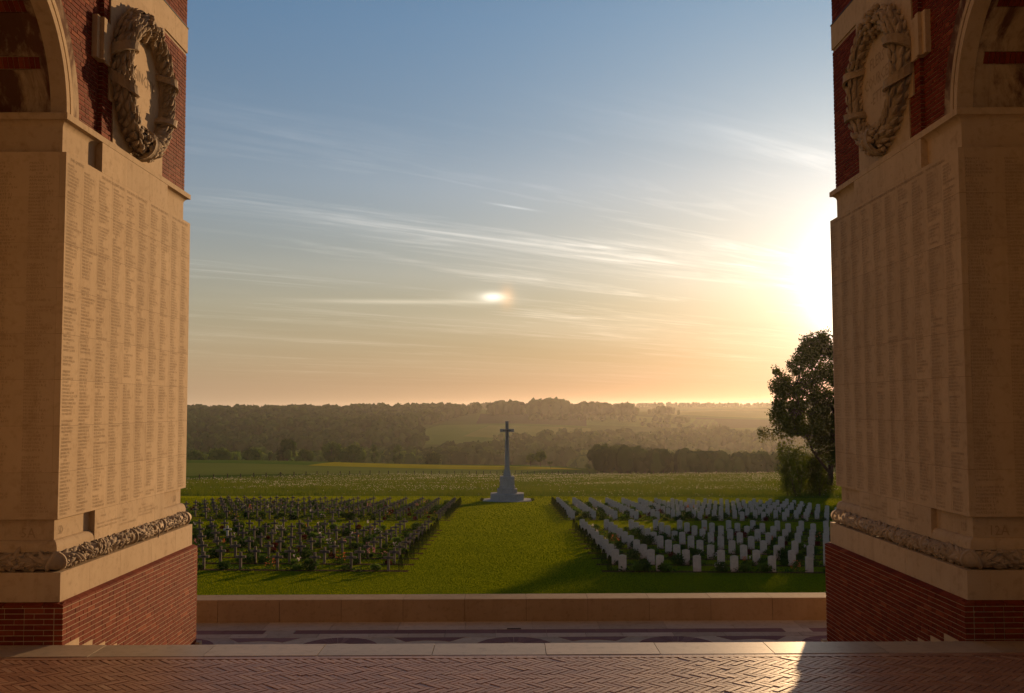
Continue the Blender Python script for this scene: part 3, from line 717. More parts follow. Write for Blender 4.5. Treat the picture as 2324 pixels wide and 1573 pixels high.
        return part(mb, name, mat)
    a = 0.02; kk = 0
    while a < math.pi-.05:
        for (da, m_) in ((.345, 'stained'), (.098, 'brick')):
            a1 = min(a+da, math.pi-.02)
            if m_ == 'brick':
                ub = .66 if kk % 2 == 0 else .56
                if a < 1.2:
                    u = ub
                    while u < 1.7: arc_block(u, u+.058, a+.004, a1-.004, ri+.014, .1, 'brick', 'soffit_brick'); u += .067
                    arc_block(.40, ub-.004, a, a1, ri+.012, .3, 'stained', 'voussoir'); arc_block(ub-.004, 4.9, a, a1, ri+.026, .3, 'mortar', 'mortar_bed')
                else: arc_block(.29, 4.9, a, a1, ri, .3, 'brick', 'soffit_band')
            else:
                arc_block(.40, .66, a+.001, a1-.001, ri+.012, .3, m_, 'voussoir'); arc_block(.662, 1.35, a+.002, a1-.002, ri+.012, .3, m_, 'soffit_stone'); arc_block(1.352, 4.9, a+.002, a1-.002, ri+.012, .3, m_, 'soffit_stone')
            a = a1; kk += 1
            if a > math.pi-.05: break
    ys0, ys1 = YN+1.765, YN+3.775
    part(MB().box(X(.232), X(.5), ys0, ys1, 6.399, 7.1), 'wreath_slab', 'stone'); part(MB().box(X(.232), X(.5), ys0-.155, ys1, 7.101, 8.965), 'wreath_slab', 'stone')
    for a, b in ((YN+1.42, YN+2.2), (YN+2.2, YN+3.3), (YN+3.3, YN+4.3), (YN+4.3, YF-.235)): part(MB().box(X(.235), X(.6), a+.0015, b-.0015, 8.968, 9.40), 'band_stone', 'stone')
    part(MB().box(X(.225), X(.6), YN+1.5, YF-.225, 9.4005, 9.418), 'flashing', 'plate')
    for (a, b, s_) in ((1.17, 1.28, .235), (1.281, 1.38, .185), (1.381, 1.60, .215)): part(MB().box(X(s_), X(.5), YN+a, YN+b, 7.56, 8.15), 'ear_stone', 'stone')
    # ---- wreath
    wc = Vector((X(.185), YN+2.72, 7.65 if sg < 0 else 7.68)); Rm, rw = 0.895, 0.205
    wr = empty('wreath', wc); wr.parent = P; wr.matrix_parent_inverse = inv
    winv = Matrix.Translation(wc).inverted()
    def wpart(me, name, mat, Mx=None, smooth=False):
        if not me.materials: me.materials.append(M[mat])
        o = bpy.data.objects.new(name, me); link(o, wr); o.matrix_parent_inverse = winv @ Matrix.Identity(4)
        if Mx is not None: o.matrix_basis = Mx
        if smooth: me.polygons.foreach_set('use_smooth', [True]*len(me.polygons))
        return o
    nrm = Vector((-sg, 0, 0))
    def wpt(th, ph, r=rw):
        rad = Vector((0, math.cos(th), math.sin(th))); tan = Vector((0, -math.sin(th), math.cos(th)))
        n = rad*math.cos(ph)+nrm*math.sin(ph); return wc+rad*Rm+n*r, n, tan
    V, F = [], []
    for i in range(48):
        for j in range(10): V.append(wpt(2*math.pi*i/48, R(-40+28.9*j), rw-.06)[0])
    for i in range(48):
        for j in range(9): a_, b_ = i*10+j, ((i+1) % 48)*10+j; F.append((a_, b_, b_+1, a_+1))
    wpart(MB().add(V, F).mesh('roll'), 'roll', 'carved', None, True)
    disc = MB(); N = 40; pts = [(.84*math.cos(2*math.pi*i/N), .84*math.sin(2*math.pi*i/N)) for i in range(N)]
    disc.prism(pts, 0, .05); V = [(X(.232)-sg*v[2]*.5*0-sg*.0-sg*v[2], wc.y+v[0], wc.z+v[1]) for v in disc.V]
    wpart(MB().add(V, disc.F).mesh('disc'), 'disc', 'panel')
    lms = [leaf_shape('leaf', l_, w_, .040) for l_, w_ in ((.225, .095), (.20, .09), (.24, .085))]
    for me in lms: me.materials.append(M['carved']); me.polygons.foreach_set('use_smooth', [True]*len(me.polygons))
    for i in range(38):
        for j, ph in enumerate((-30, 2, 34, 66, 98, 130, 162)):
            th = 2*math.pi*(i+(.5 if j % 2 else 0))/38+rnd.uniform(-.02, .02); flow = 1 if math.cos(th) > 0 else -1
            p_, n, tan = wpt(th, R(ph+rnd.uniform(-5, 5)), rw-.05)
            side = n.cross(tan); ang = (ph-66)/100*.75*flow+rnd.gauss(0, .13); tilt = rnd.uniform(.05, .13)
            d = tan*flow*math.cos(ang)-side*math.sin(ang)*flow
            Mx = rot_frame(d+n*tilt, n); Mx.translation = p_; sc = rnd.uniform(.82, 1.05)
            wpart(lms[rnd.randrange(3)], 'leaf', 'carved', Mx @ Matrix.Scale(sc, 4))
    bm = bmesh.new(); bmesh.ops.create_icosphere(bm, subdivisions=1, radius=.042); bme = bpy.data.meshes.new('berry'); bm.to_mesh(bme); bm.free(); bme.materials.append(M['carved'])
    bme.polygons.foreach_set('use_smooth', [True]*len(bme.polygons))
    for base in (-90, 90):
        for i in range(26):
            p_, n, tan = wpt(R(base+rnd.uniform(-17, 17)), R(rnd.uniform(0, 180)), rw-.005)
            wpart(bme, 'berry', 'carved', Matrix.Translation(p_) @ Matrix.Diagonal((rnd.uniform(.8, 1.3), rnd.uniform(.8, 1.2), rnd.uniform(.9, 1.5), 1)))
    for th_c, slope in ((R(-22), -.55), (R(160), -.5), (R(202), .55), (R(-90), .0), (R(20), .5)):
        V, F = [], []
        for j in range(13):
            ph = R(-20+18.3*j)
            for w_, h_ in ((-.062, .0), (-.057, .045), (-.03, .038), (.03, .038), (.057, .045), (.062, .0)):
                V.append(wpt(th_c+w_/Rm*1.1+slope*(j-6)/12.0*.9, ph, rw+h_)[0])
        for j in range(12):
            for q in range(5): F.append((j*6+q, j*6+q+1, j*6+6+q+1, j*6+6+q))
        wpart(MB().add(V, F).mesh('ribbon'), 'ribbon', 'carved')
    V, F = [], []                                            # the scrolled bow on the far side
    for i in range(22):
        a_ = 2*math.pi*i/16; r_ = .12-.004*i
        for w_ in (-.03, .03): V.append(Vector((X(.05)-sg*w_, wc.y+.93+r_*math.cos(a_)*.6, wc.z+.42+r_*math.sin(a_))))
    for i in range(21): F.append((i*2, i*2+1, i*2+3, i*2+2))
    wpart(MB().add(V, F).mesh('bow'), 'bow', 'carved')
    # ---- lettering
    rvec = (0, 1, 0) if sg < 0 else (0, -1, 0); nvec = (-sg, 0, 0)
    def ypos(t): return (YN+sp+t) if sg < 0 else (YF-sp-t)
    px_ = X(sp)-sg*0.0022
    row = 0.0440
    for c in range(10):
        if sg < 0 and c == 0: rows = COL1+name_column(0, 100-len(COL1), 5)
        elif sg < 0 and c == 1: rows = COL2+name_column(1, 100-len(COL2), 6)
        else: rows = name_column(c, 100, 100*(sg+2)+c)
        if c in (4, 7): rows[60:62] = ['', '']
        far = (c > 6) if sg < 0 else (c < 3)
        me = text_mesh('\n'.join(rows), 0.041, 'LEFT', row/0.041)
        place_text(me, 'name_column', (px_, ypos(c*cw+.045), z1-.155), rvec, nvec, M['letter'] if sg < 0 else M['letter_soft'], P)
    for t, s_ in zip((.12, 1.1, 1.98, 2.95, 3.95), heading):
        place_text(text_mesh(s_, .055), 'heading', (px_, ypos(t), z1-.085), rvec, nvec, M['letter'] if sg < 0 else M['letter_soft'], P)
    nx = (1, 0, 0); nn = (0, -1, 0)
    for c in range(3):
        rows = name_column(c, 100, 900+100*sg+c); xl = (X0+sp+.08+c*cw) if sg > 0 else (-(X0+sp)-(c+1)*cw+.03)
        place_text(text_mesh('\n'.join(rows), 0.041, 'LEFT', row/0.041), 'name_column', (xl, YN+sp-.0022, z1-.155), nx, nn, M['letter_soft'], P)
    bx = X(.162)-sg*.0025; by = lambda t: (by0+t) if sg < 0 else (by1-t)
    for t, body in ((.08, '          PRIVATE\n\nMALCOLM J T   11TH GORDON HDRS\nPERRY W S, SERVED AS   PTE COX'), (.84, '          ADDENDA\n         RIFLEMAN\nFENN R H\n          PRIVATE\nLOVETT E T H   4TH WARWICKS'), (1.58, '          PRIVATE\nTEE A   10TH DUKE OF YORK\nFORD E   GORDON HIGHLANDERS\nDUFFY W   13TH LONDON')):
        place_text(text_mesh(body, .036, 'LEFT', 1.35), 'addenda', (bx, by(t), 1.33), rvec, nvec, M['letter_soft'], P)
    lx = X(.235)-sg*.0025
    place_text(text_mesh(letters[0], .15, 'CENTER', 1, .7), 'pier_number', (lx, (YN+.42 if sg < 0 else YN+.47), 1.235), rvec, nvec, M['letter_soft'], P)
    place_text(text_mesh(letters[0], .15, 'CENTER', 1, .7), 'pier_number', (lx, YF-.52, 1.235), rvec, nvec, M['letter_soft'], P)
    place_text(text_mesh(letters[1], .17, 'CENTER', 1, .9), 'pier_number', (sg*(X0+.55), YN+.235-.0025, 1.21), nx, nn, M['letter_soft'], P)
    me = text_mesh(wreath_text, .25, 'CENTER', 1.1, .95); me.materials.append(M['letter_soft' if sg > 0 else 'letter'])
    o = bpy.data.objects.new('inscription', me); link(o, wr); o.matrix_parent_inverse = winv; o['kind'] = 'stuff'
    Mx = Matrix((Vector(rvec), Vector((0, 0, 1)), Vector(nvec))).transposed().to_4x4(); nl = wreath_text.count('\n')
    Mx.translation = (X(.232)-sg*.0525, wc.y+.05, wc.z+.02+.115*nl); o.matrix_basis = Mx
    return P
build_pier(-1, 5.324, 12.11, 17.30, 'sunlit brick and limestone memorial pier carved 5D, on the left', ('5D', '5A'), 'GINCHY',
           ("THE QUEEN'S", 'THE BUFFS (E. KENT REGT)', 'THE BUFFS (E. KENT REGT)', 'THE BUFFS (E. KENT REGT)', 'ROYAL LANCASTER REGT'))
build_pier(1, 5.432, 11.985, 17.22, 'shaded brick and limestone memorial pier carved 12B, on the right', ('12B', '12A'), 'FLERS\nCOURCEL\n-ETTE',
           ('NORTHUMBERLAND FUSILIERS', 'NORTHUMBERLAND FUSILIERS', 'NORTHUMBERLAND FUSILIERS', 'NORTHUMBERLAND FUSILIERS', 'NORTHD FUSILIERS'))

# the rest of the monument round and above the camera: rear piers, high walls and the great vault
def monument_body():
    mb = MB()
    for sg in (-1, 1):
        for (a, b) in ((4.0, 9.25), (-17, -12), (-25, -20.1)): mb.box(sg*5.4, sg*10.6, a, b, -1.3, 6.5)
        mb.box(sg*5.62, sg*10.6, 11.2-2.9, 17.0, 11.21, 21); mb.box(sg*5.62, sg*10.6, -25, 8.28, 6.5, 21)
        mb.box(sg*10.6, sg*15, -25, 17, 9.5, 21)
    N = 20
    for y0, y1 in ((-25, 17.0),):
        for i in range(N):
            a0, a1 = math.pi*i/N, math.pi*(i+1)/N; b = len(mb.V)
            for r_ in (5.6, 7.2):
                for a in (a0, a1):
                    for y in (y0, y1): mb.V.append((XC+r_*math.cos(a), y, 20.98+r_*math.sin(a)))
            mb.F += [(b, b+1, b+3, b+2), (b+4, b+6, b+7, b+5), (b, b+2, b+6, b+4), (b+1, b+5, b+7, b+3)]
    o = mb.build('memorial_vault', M['stone']); tag(o, kind='structure')
monument_body()

# ================================================================ THE CEMETERY
ORD = 'first second third fourth fifth sixth seventh eighth ninth tenth eleventh twelfth thirteenth fourteenth fifteenth'.split()
ROWS_R = [48.5+2.85*i for i in range(10)]+[85.2+2.785*i for i in range(10)]
ROWS_L = [48.0+2.742*i for i in range(10)]+[83.15+2.81*i for i in range(10)]
COLS_R = [5.51+1.80*i for i in range(15)]
COLS_L = [-5.72-1.747*i for i in range(15)]
def headstone_mesh():
    w, h, t = 0.1905, 0.813, 0.0385; pts = []
    pts.append((-w, -.25)); pts.append((w, -.25)); pts.append((w, h-.045))
    for i in range(1, 8): a = i/8; pts.append((w-2*w*a, h-.045+.045*math.sin(math.pi*a)))
    pts.append((-w, h-.045)); n = len(pts); mb = MB(); c = .006
    ring = lambda y, k: [(x*(1-k*.03), y, z if z < 0 else z*(1-k*.007)) for x, z in pts]
    mb.V = ring(-t, 1)+ring(-t+c, 0)+ring(t-c, 0)+ring(t, 1)
    mb.F = [tuple(range(n)), tuple(range(4*n-1, 3*n-1, -1))]
    for r in range(3):
        for i in range(n): mb.F.append((r*n+i, r*n+(i+1) % n, (r+1)*n+(i+1) % n, (r+1)*n+i)[::-1])
    me = mb.mesh('headstone'); me.materials.append(M['headstone']); return me
def cross_mesh():
    mb = MB(); w, t, c = 0.058, 0.05, 0.008
    def bar(x0, x1, z0, z1, t):
        pts = [(x0+c, z0), (x1-c, z0), (x1, z0+c), (x1, z1-c), (x1-c, z1), (x0+c, z1), (x0, z1-c), (x0, z0+c)]
        m2 = MB().prism(pts, -t, t); mb.add([(v[0], -v[2], v[1]) for v in m2.V], m2.F)
    bar(-w, w, -.25, .865, t); bar(-.25, .25, .585, .692, t+.006)
    return mb.mesh('grave_cross')
def cross_plate():
    mb = MB().box(-.098, .098, -.072, -.0575, .598, .68); return mb.mesh('name_plate')
hm, cm, pm = headstone_mesh(), cross_mesh(), cross_plate()
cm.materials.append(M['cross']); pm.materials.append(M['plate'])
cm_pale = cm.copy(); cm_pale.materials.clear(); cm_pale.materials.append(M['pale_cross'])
blk = lambda r: ('near block' if r < 10 else 'far block', ORD[r % 10])
for r in range(20):
    for c in range(15):
        b, rw_ = blk(r)
        x, y = COLS_R[c]+rnd.uniform(-.02, .02), ROWS_R[r]+rnd.uniform(-.02, .02)
        o = link(bpy.data.objects.new('headstone', hm)); o.location = (x, y, gz(x, y)); o.rotation_euler = (R(rnd.gauss(0, .5)), R(rnd.gauss(0, .4)), R(rnd.gauss(0, 1.2)))
        if r == 6 and c == 3: o.scale.z = 0.8
        tag(o, f'pale headstone, {rw_} row of the {b}, {ORD[c]} from the central lawn', 'headstone', 'pale headstones in rows')
        x, y = COLS_L[c]+rnd.uniform(-.03, .03), ROWS_L[r]+rnd.uniform(-.03, .03)
        pale = (r == 6 and c == 7)
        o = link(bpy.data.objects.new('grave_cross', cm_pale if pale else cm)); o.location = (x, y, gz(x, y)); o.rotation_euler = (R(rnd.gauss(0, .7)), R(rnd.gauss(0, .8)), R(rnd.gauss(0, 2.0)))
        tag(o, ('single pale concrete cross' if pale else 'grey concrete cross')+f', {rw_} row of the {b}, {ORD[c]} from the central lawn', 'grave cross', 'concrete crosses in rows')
        p = link(bpy.data.objects.new('name_plate', pm), o)

# soil strips along each row
def bed(x0, x1, y):
    n = 24; V, F = [], []
    for i in range(n+1):
        x = x0+(x1-x0)*i/n; e = rnd.uniform(-.02, .02)
        for yy, h in ((y-.34+e, .012), (y-.28+e, .035), (y+.22, .035), (y+.28, .012)): V.append((x, yy, gz(x, yy)+h))
    for i in range(n):
        for q in range(3): F.append((i*4+q, i*4+4+q, i*4+4+q+1, i*4+q+1))
    tag(MB().add(V, F).build('flower_bed', M['soil']), kind='structure')
for y in ROWS_R: bed(COLS_R[0]-1.0, COLS_R[-1]+.7, y)
for y in ROWS_L: bed(COLS_L[-1]-.7, COLS_L[0]+1.0, y)

# ---- leafy shapes
def leaf_tris(C, size, up=0.0, aspect=2.0, rngl=rng):
    """C (n,3): one pointed leaf (two triangles) at every point, turned at random"""
    n = len(C); size = np.broadcast_to(np.asarray(size, float), (n,))
    d = rngl.normal(size=(n, 3)); d[:, 2] = d[:, 2]*(1-up)+up*np.abs(d[:, 2])+up*.8; d /= np.linalg.norm(d, axis=1)[:, None]
    e = rngl.normal(size=(n, 3)); e -= d*(d*e).sum(1)[:, None]; e /= np.linalg.norm(e, axis=1)[:, None]
    L = size[:, None]*d; Wv = size[:, None]/aspect*e
    V = np.stack([C, C+L*.5+Wv*.5, C+L, C+L*.5-Wv*.5], 1).reshape(-1, 3)
    F = np.arange(4*n).reshape(n, 4); return V, F
def join(parts):
    Vs, Fs, b = [], [], 0
    for V, F in parts: Vs.append(V); Fs.append(F+b); b += len(V)
    return np.concatenate(Vs), np.concatenate(Fs)
def ball(n, rx, rz, zc, shell=.5):
    d = rng.normal(size=(n, 3)); d /= np.linalg.norm(d, axis=1)[:, None]; r = (shell+(1-shell)*rng.random(n))[:, None]
    P = d*r*np.array([rx, rx, rz]); P[:, 2] += zc; return P[P[:, 2] > 0.01]
def two_mats(name, A, B, ma, mb_):
    V, F = join([A, B]); me = mesh_np(name, V, F); me.materials.append(ma); me.materials.append(mb_)
    idx = np.zeros(len(F), np.int32); idx[len(A[1]):] = 1; me.polygons.foreach_set('material_index', idx); return me
PL = {}
def plants():
    def single(name, C, size, mat, up=0.2, asp=2.0):
        V, F = leaf_tris(C, size, up, asp); me = mesh_np(name, V, F); me.materials.append(M[mat]); return me
    PL['shrub'] = [('round_shrub', 'dark green rounded shrub', single('round_shrub', ball(520, .34, .26, .24), .10, 'leaf_bed')),
                   ('round_shrub', 'low dark green mound plant', single('round_shrub', ball(380, .26, .15, .13), .075, 'leaf_bed')),
                   ('round_shrub', 'broad dark green bushy shrub', single('round_shrub', ball(620, .46, .33, .30), .12, 'leaf_bed'))]
    PL['leafy'] = [('leafy_plant', 'bright green leafy plant', single('leafy_plant', ball(260, .36, .22, .22, .2), .17, 'leaf_lime', .4, 1.6))]
    C = np.zeros((90, 3)); C[:, :2] = rng.normal(scale=.06, size=(90, 2)); C[:, 2] = .02
    A = leaf_tris(C, rng.uniform(.3, .55, 90), .75, 9.0)
    Cf = np.c_[rng.normal(scale=.03, size=(14, 2)), rng.uniform(.55, .75, 14)]
    PL['iris'] = [('iris', 'spiky iris with pale flower', two_mats('iris', A, leaf_tris(Cf, .09, 0, 1.3), M['leaf_lime'], M['petal_pale']))]
    PL['red'] = [('red_shrub', 'dark red leaved shrub', single('red_shrub', ball(420, .30, .25, .24), .10, 'leaf_red')), ('red_shrub', 'small dark red heuchera', single('red_shrub', ball(260, .22, .14, .13), .09, 'leaf_red'))]
    def rose(pet, r):
        A = leaf_tris(ball(260, .26, .30, .34, .3), .075, .2); Cf = ball(16, .28, .32, .40, .8); Cf = Cf[Cf[:, 2] > .25]
        return two_mats('rose_bush', A, leaf_tris(np.repeat(Cf, 4, 0)+rng.normal(scale=.015, size=(len(Cf)*4, 3)), .07, .2, 1.2), M['leaf_bed'], M[pet])
    PL['rose'] = [('rose_bush', 'rose bush with pink flowers', rose('petal_pink', 1)), ('rose_bush', 'rose bush with orange flowers', rose('petal_orange', 1)), ('rose_bush', 'rose bush with pale flowers', rose('petal_pale', 1))]
    def spike(pet):
        A = leaf_tris(ball(220, .20, .22, .2, .2), .13, .5, 2.6); Cf = np.concatenate([np.c_[rng.normal(scale=.012, size=(22, 2))+rng.normal(scale=.1, size=2), rng.uniform(.38, .72, 22)] for _ in range(4)])
        return two_mats('lupin', A, leaf_tris(Cf, .06, .1, 1.3), M['leaf_bed'], M[pet])
    PL['spike'] = [('lupin', 'upright plant with reddish flower spikes', spike('petal_orange')), ('lupin', 'upright plant with pink flower spikes', spike('petal_pink'))]
plants()
WEIGHT = ['shrub']*13+['leafy']*4+['iris']*2+['red']*2+['rose']*2+['spike']*1
spots = []
for (cols, rows, what, sgn) in ((COLS_R, ROWS_R, 'headstone', 1), (COLS_L, ROWS_L, 'cross', -1)):
    for r, y in enumerate(rows):
        for c in range(15):
            for q in range(rnd.choice((1, 1, 2, 2))):
                x = cols[c]+sgn*(rnd.uniform(.12, 1.62)); yy = y-.06+rnd.uniform(-.14, .12)
                k = rnd.choice(WEIGHT); v = rnd.randrange(len(PL[k])); spots.append((yy, x, r, c, what, k, v, rnd.uniform(.55, 1.0), rnd.uniform(0, 6.28)))
spots.sort(key=lambda s: (not (abs(s[1]) < .325*s[0]), s[0]))
restp = {}; seen_ = {}
twin = {}
for n_, q in enumerate(spots[:300]): twin.setdefault((q[5], q[6], q[2], q[3], q[4]), []).append((abs(q[1]), n_))
for n_, (yy, x, r, c, what, k, v, sc, rz) in enumerate(spots):
    nm, lab, me = PL[k][v]
    Mx = Matrix.Translation((x, yy, gz(x, yy)+.02)) @ Matrix.Rotation(rz, 4, 'Z') @ Matrix.Scale(sc, 4)
    if n_ < 300:
        o = link(bpy.data.objects.new(nm, me)); o.matrix_world = Mx
        b, rw_ = blk(r)
        tw = sorted(twin[(k, v, r, c, what)]); far_ = ' next to' if len(tw) > 1 and tw[0][1] == n_ else ' beyond'
        tag(o, f'{lab}, {rw_} {what} row, {b},{far_} the {ORD[c]} {what}', 'plant', 'bedding plants between the graves')
    else: restp.setdefault((k, v), []).append(Mx)
RV, RF, RI, mats_ = [], [], [], []
for (k, v), L in restp.items():
    me = PL[k][v][2]; n = len(me.vertices); V = np.empty(n*3, np.float32); me.vertices.foreach_get('co', V); V = np.c_[V.reshape(-1, 3), np.ones(n)]
    F = np.arange(n).reshape(-1, 4); mi = np.empty(len(F), np.int32); me.polygons.foreach_get('material_index', mi)
    keep = np.arange(len(F)) % 2 == 0
    F2 = F[keep]; sel = F2.ravel(); ids = [mats_.index(m) if m in mats_ else (mats_.append(m) or len(mats_)-1) for m in me.materials]
    for Mx in L:
        P = (V[sel] @ np.array(Mx).T)[:, :3]; c0 = P.reshape(-1, 4, 3).mean(1, keepdims=True); P = ((P.reshape(-1, 4, 3)-c0)*1.3+c0).reshape(-1, 3)
        RV.append(P); RI.append(np.array(ids)[mi[keep]])
V = np.concatenate(RV); me = mesh_np('bedding_plants', V, np.arange(len(V)).reshape(-1, 4))
for m in mats_: me.materials.append(m)
me.polygons.foreach_set('material_index', np.concatenate(RI).astype(np.int32))
tag(link(bpy.data.objects.new('bedding_plants', me)), 'mixed low flowers and shrubs in the beds of the farther grave rows', 'plants', kind='stuff')

# low ground cover that fills the beds between the graves
CC = []
for cols, rows in ((COLS_R, ROWS_R), (COLS_L, ROWS_L)):
    for y in rows:
        n = 1500; x = rng.uniform(min(cols)-.5, max(cols)+.5, n); keep = np.sin(x*2.1+y)+np.sin(x*.9-y*2)+rng.normal(scale=.5, size=n) > -.5; x = x[keep]
        yy = y-.03+rng.normal(scale=.11, size=len(x)); CC.append(np.c_[x, yy, ground_z(x, yy)+.03+np.abs(rng.normal(scale=.075, size=len(x)))])
C = np.concatenate(CC); V, F = leaf_tris(C, rng.uniform(.08, .16, len(C)), .3, 1.7); me = mesh_np('ground_cover', V, F); me.materials.append(M['leaf_bed'])
tag(link(bpy.data.objects.new('ground_cover', me)), 'low leafy ground cover filling the flower beds', 'plants', kind='stuff')

# clipped yews at the end of each row
def yew():
    n = 1500; t = rng.random(n)**.7; a = rng.uniform(0, 6.28, n); rr = .20*(1-t)**.55*(t*6).clip(0, 1)**.3*(.8+.25*rng.random(n))
    C = np.c_[rr*np.cos(a), rr*np.sin(a), t*.98+.02]; V, F = leaf_tris(C, .055, .5, 2.2); me = mesh_np('clipped_yew', V, F); me.materials.append(M['leaf_yew']); return me
ym = yew()
for (cols, rows, what, off) in ((COLS_R, ROWS_R, 'headstones', -.62), (COLS_L, ROWS_L, 'crosses', .62)):
    for r, y in enumerate(rows):
        x = cols[0]+off; s = rnd.uniform(.72, .92)
        o = link(bpy.data.objects.new('clipped_yew', ym)); o.location = (x, y-.02, gz(x, y)+.01); o.scale = (s*rnd.uniform(.9, 1.1), s, s); o.rotation_euler.z = rnd.uniform(0, 6)
        b, rw_ = blk(r); tag(o, f'small cone of clipped yew ending the {rw_} row of {what}, {b}', 'yew', 'clipped yews along the central lawn')

# ---- tall stone cross with bronze sword at the end of the lawn
def monument():
    cx_, cy_ = -0.05, 117.6; z0 = gz(cx_, cy_)
    C = empty('tall_cross', (cx_, cy_, z0)); tag(C, 'tall white stone cross with bronze sword on an octagonal stepped base', 'cross monument')
    def octo(r, z, k=.42): return [(r*x, r*y, z) for x, y in ((-k, -1), (k, -1), (1, -k), (1, k), (k, 1), (-k, 1), (-1, k), (-1, -k))]
    def loft(name, rings, mat='white_stone'):
        mb = MB(); n = len(rings[0])
        for r in rings: mb.V += r
        for i in range(len(rings)-1):
            for q in range(n): mb.F.append((i*n+q, i*n+(q+1) % n, (i+1)*n+(q+1) % n, (i+1)*n+q))
        mb.F += [tuple(range(n-1, -1, -1)), tuple((len(rings)-1)*n+q for q in range(n))]
        o = mb.build(name, M[mat]); o.parent = C; return o
    loft('base_slab', [octo(2.82, -.3), octo(2.82, .14), octo(2.78, .17)])
    loft('base_step', [octo(1.94, .17), octo(1.94, .88), octo(1.90, .92)])
    loft('base_step', [octo(1.16, .921, .5), octo(1.16, 1.42, .5), octo(1.13, 1.45, .5)])
    loft('plinth', [octo(.92, 1.451, .55), octo(.92, 1.72, .55), octo(.85, 1.80, .55), octo(.85, 2.86, .55), octo(.81, 2.90, .55)])
    loft('shaft_foot', [octo(.46, 2.901, .6), octo(.45, 3.05, .6), octo(.37, 3.52, .55), octo(.35, 3.58, .5), octo(.31, 3.62, .5)])
    loft('shaft', [octo(.305, 3.621, .45), octo(.20, 8.1, .45), octo(.19, 9.22, .45), octo(.225, 9.24, .45), octo(.225, 9.30, .45), octo(.19, 9.33, .45)])
    mb = MB()
    for sx in (-1, 1):
        pts = [(.195, 8.06), (.76, 8.05), (.80, 8.03), (.82, 8.03), (.82, 8.43), (.80, 8.43), (.76, 8.41), (.195, 8.40)]
        m2 = MB().prism([(sx*x, z) for x, z in (pts if sx > 0 else pts[::-1])], -.16, .16); mb.add([(v[0], -v[2], v[1]) for v in m2.V], m2.F)
    o = mb.build('cross_arms', M['white_stone']); o.parent = C
    sw = MB()
    def bar(pts, t0, t1): m2 = MB().prism(pts, t0, t1); sw.add([(v[0], v[2], v[1]) for v in m2.V], m2.F)
    V = [(-.055, -.24, 8.2), (.055, -.24, 8.2), (.055, -.20, 8.2), (-.055, -.20, 8.2), (-.006, -.335, 5.1), (.006, -.335, 5.1), (.006, -.29, 5.1), (-.006, -.29, 5.1)]
    sw.add(V, BOXF); sw.box(-.03, .03, -.25, -.20, 8.2, 8.95); sw.box(-.44, .44, -.245, -.19, 8.19, 8.25)
    sw.box(-.48, -.43, -.25, -.18, 8.17, 8.27); sw.box(.43, .48, -.25, -.18, 8.17, 8.27); sw.box(-.05, .05, -.26, -.19, 8.93, 9.04)
    o = sw.build('sword', M['bronze']); o.parent = C
monument()
for sx in (-1, 1):
    V, F = leaf_tris(ball(300, .24, .20, .16), .09, .2); me = mesh_np('low_shrub', V, F); me.materials.append(M['leaf_yew'])
    o = link(bpy.data.objects.new('low_shrub', me)); x = -.05+sx*2.95; o.location = (x, 117.4, gz(x, 117.4))
    tag(o, f'small dark shrub at the {"right" if sx > 0 else "left"} end of the tall cross base', 'shrub')

# ================================================================ GRASS
def blades(name, X, Y, h, w, mat, label, cat, lean=.35, zoff=0.0):
    n = len(X); Z = ground_z(X, Y)+zoff; a = rng.uniform(0, 6.28, n)
    dx, dy = np.cos(a)*w/2, np.sin(a)*w/2
    tip = np.c_[X+rng.normal(scale=lean, size=n)*h, Y+rng.normal(scale=lean, size=n)*h, Z+h]
    V = np.stack([np.c_[X-dx, Y-dy, Z], np.c_[X+dx, Y+dy, Z], tip], 1).reshape(-1, 3)
    me = mesh_np(name, V, np.arange(3*n).reshape(n, 3)); me.materials.append(mat)
    return tag(link(bpy.data.objects.new(name, me)), label, cat, kind='stuff')
def sample(n, y0, y1, amin, amax, power=1.0):
    """points thinning out with distance"""
    u = rng.random(n); Y = y0*(y1/y0)**u; A = rng.uniform(amin, amax, n); return A*Y, Y
X, Y = sample(430000, 38.5, 130, -.35, .345)
ok = Y < LAWN_END(X); X, Y = X[ok], Y[ok]; k = Y/45
blades('grass', X, Y, rng.uniform(.03, .06, len(X))*k**.5, .017*k, M['blade'], 'short mown grass of the cemetery lawn', 'grass')
X, Y = sample(200000, 124, 385, -.36, .40)
fence_far = lambda x, y: 262+(x/y+.32)*(1/0.32)*110
lim = np.where(X/Y < 0, 262+(X/Y+.32)/.32*110, 372-(X/Y)/.27*32)
ok = (Y > LAWN_END(X)) & (Y < lim); X, Y = X[ok], Y[ok]
def lump(X, Y): return np.sin(X*.21+1.3*np.sin(Y*.07))*np.sin(Y*.13+.8*np.sin(X*.11))
hh = (.42+.24*lump(X, Y)+rng.uniform(-.12, .2, len(X))).clip(.15, 1.2)*np.clip((Y-LAWN_END(X))/6, .35, 1)
blades('meadow_grass', X, Y, hh, .05*(Y/130), M['meadow'], 'long rough meadow grass beyond the mown lawn', 'grass', .25)
sel = (rng.random(len(X)) < .16*np.clip(.25+lump(X*.6+40, Y*.7)*.7+(Y-190)/160, 0.02, 1)); Xs, Ys = X[sel], Y[sel]
C = np.c_[Xs, Ys, ground_z(Xs, Ys)+hh[sel]*1.02]; V, F = leaf_tris(C, .14*(Ys/150)**.7, .2, 1.3)
me = mesh_np('meadow_flowers', V, F); me.materials.append(M['seed']); tag(link(bpy.data.objects.new('meadow_flowers', me)), 'pale seed heads and flowers over the meadow', 'flowers', kind='stuff')

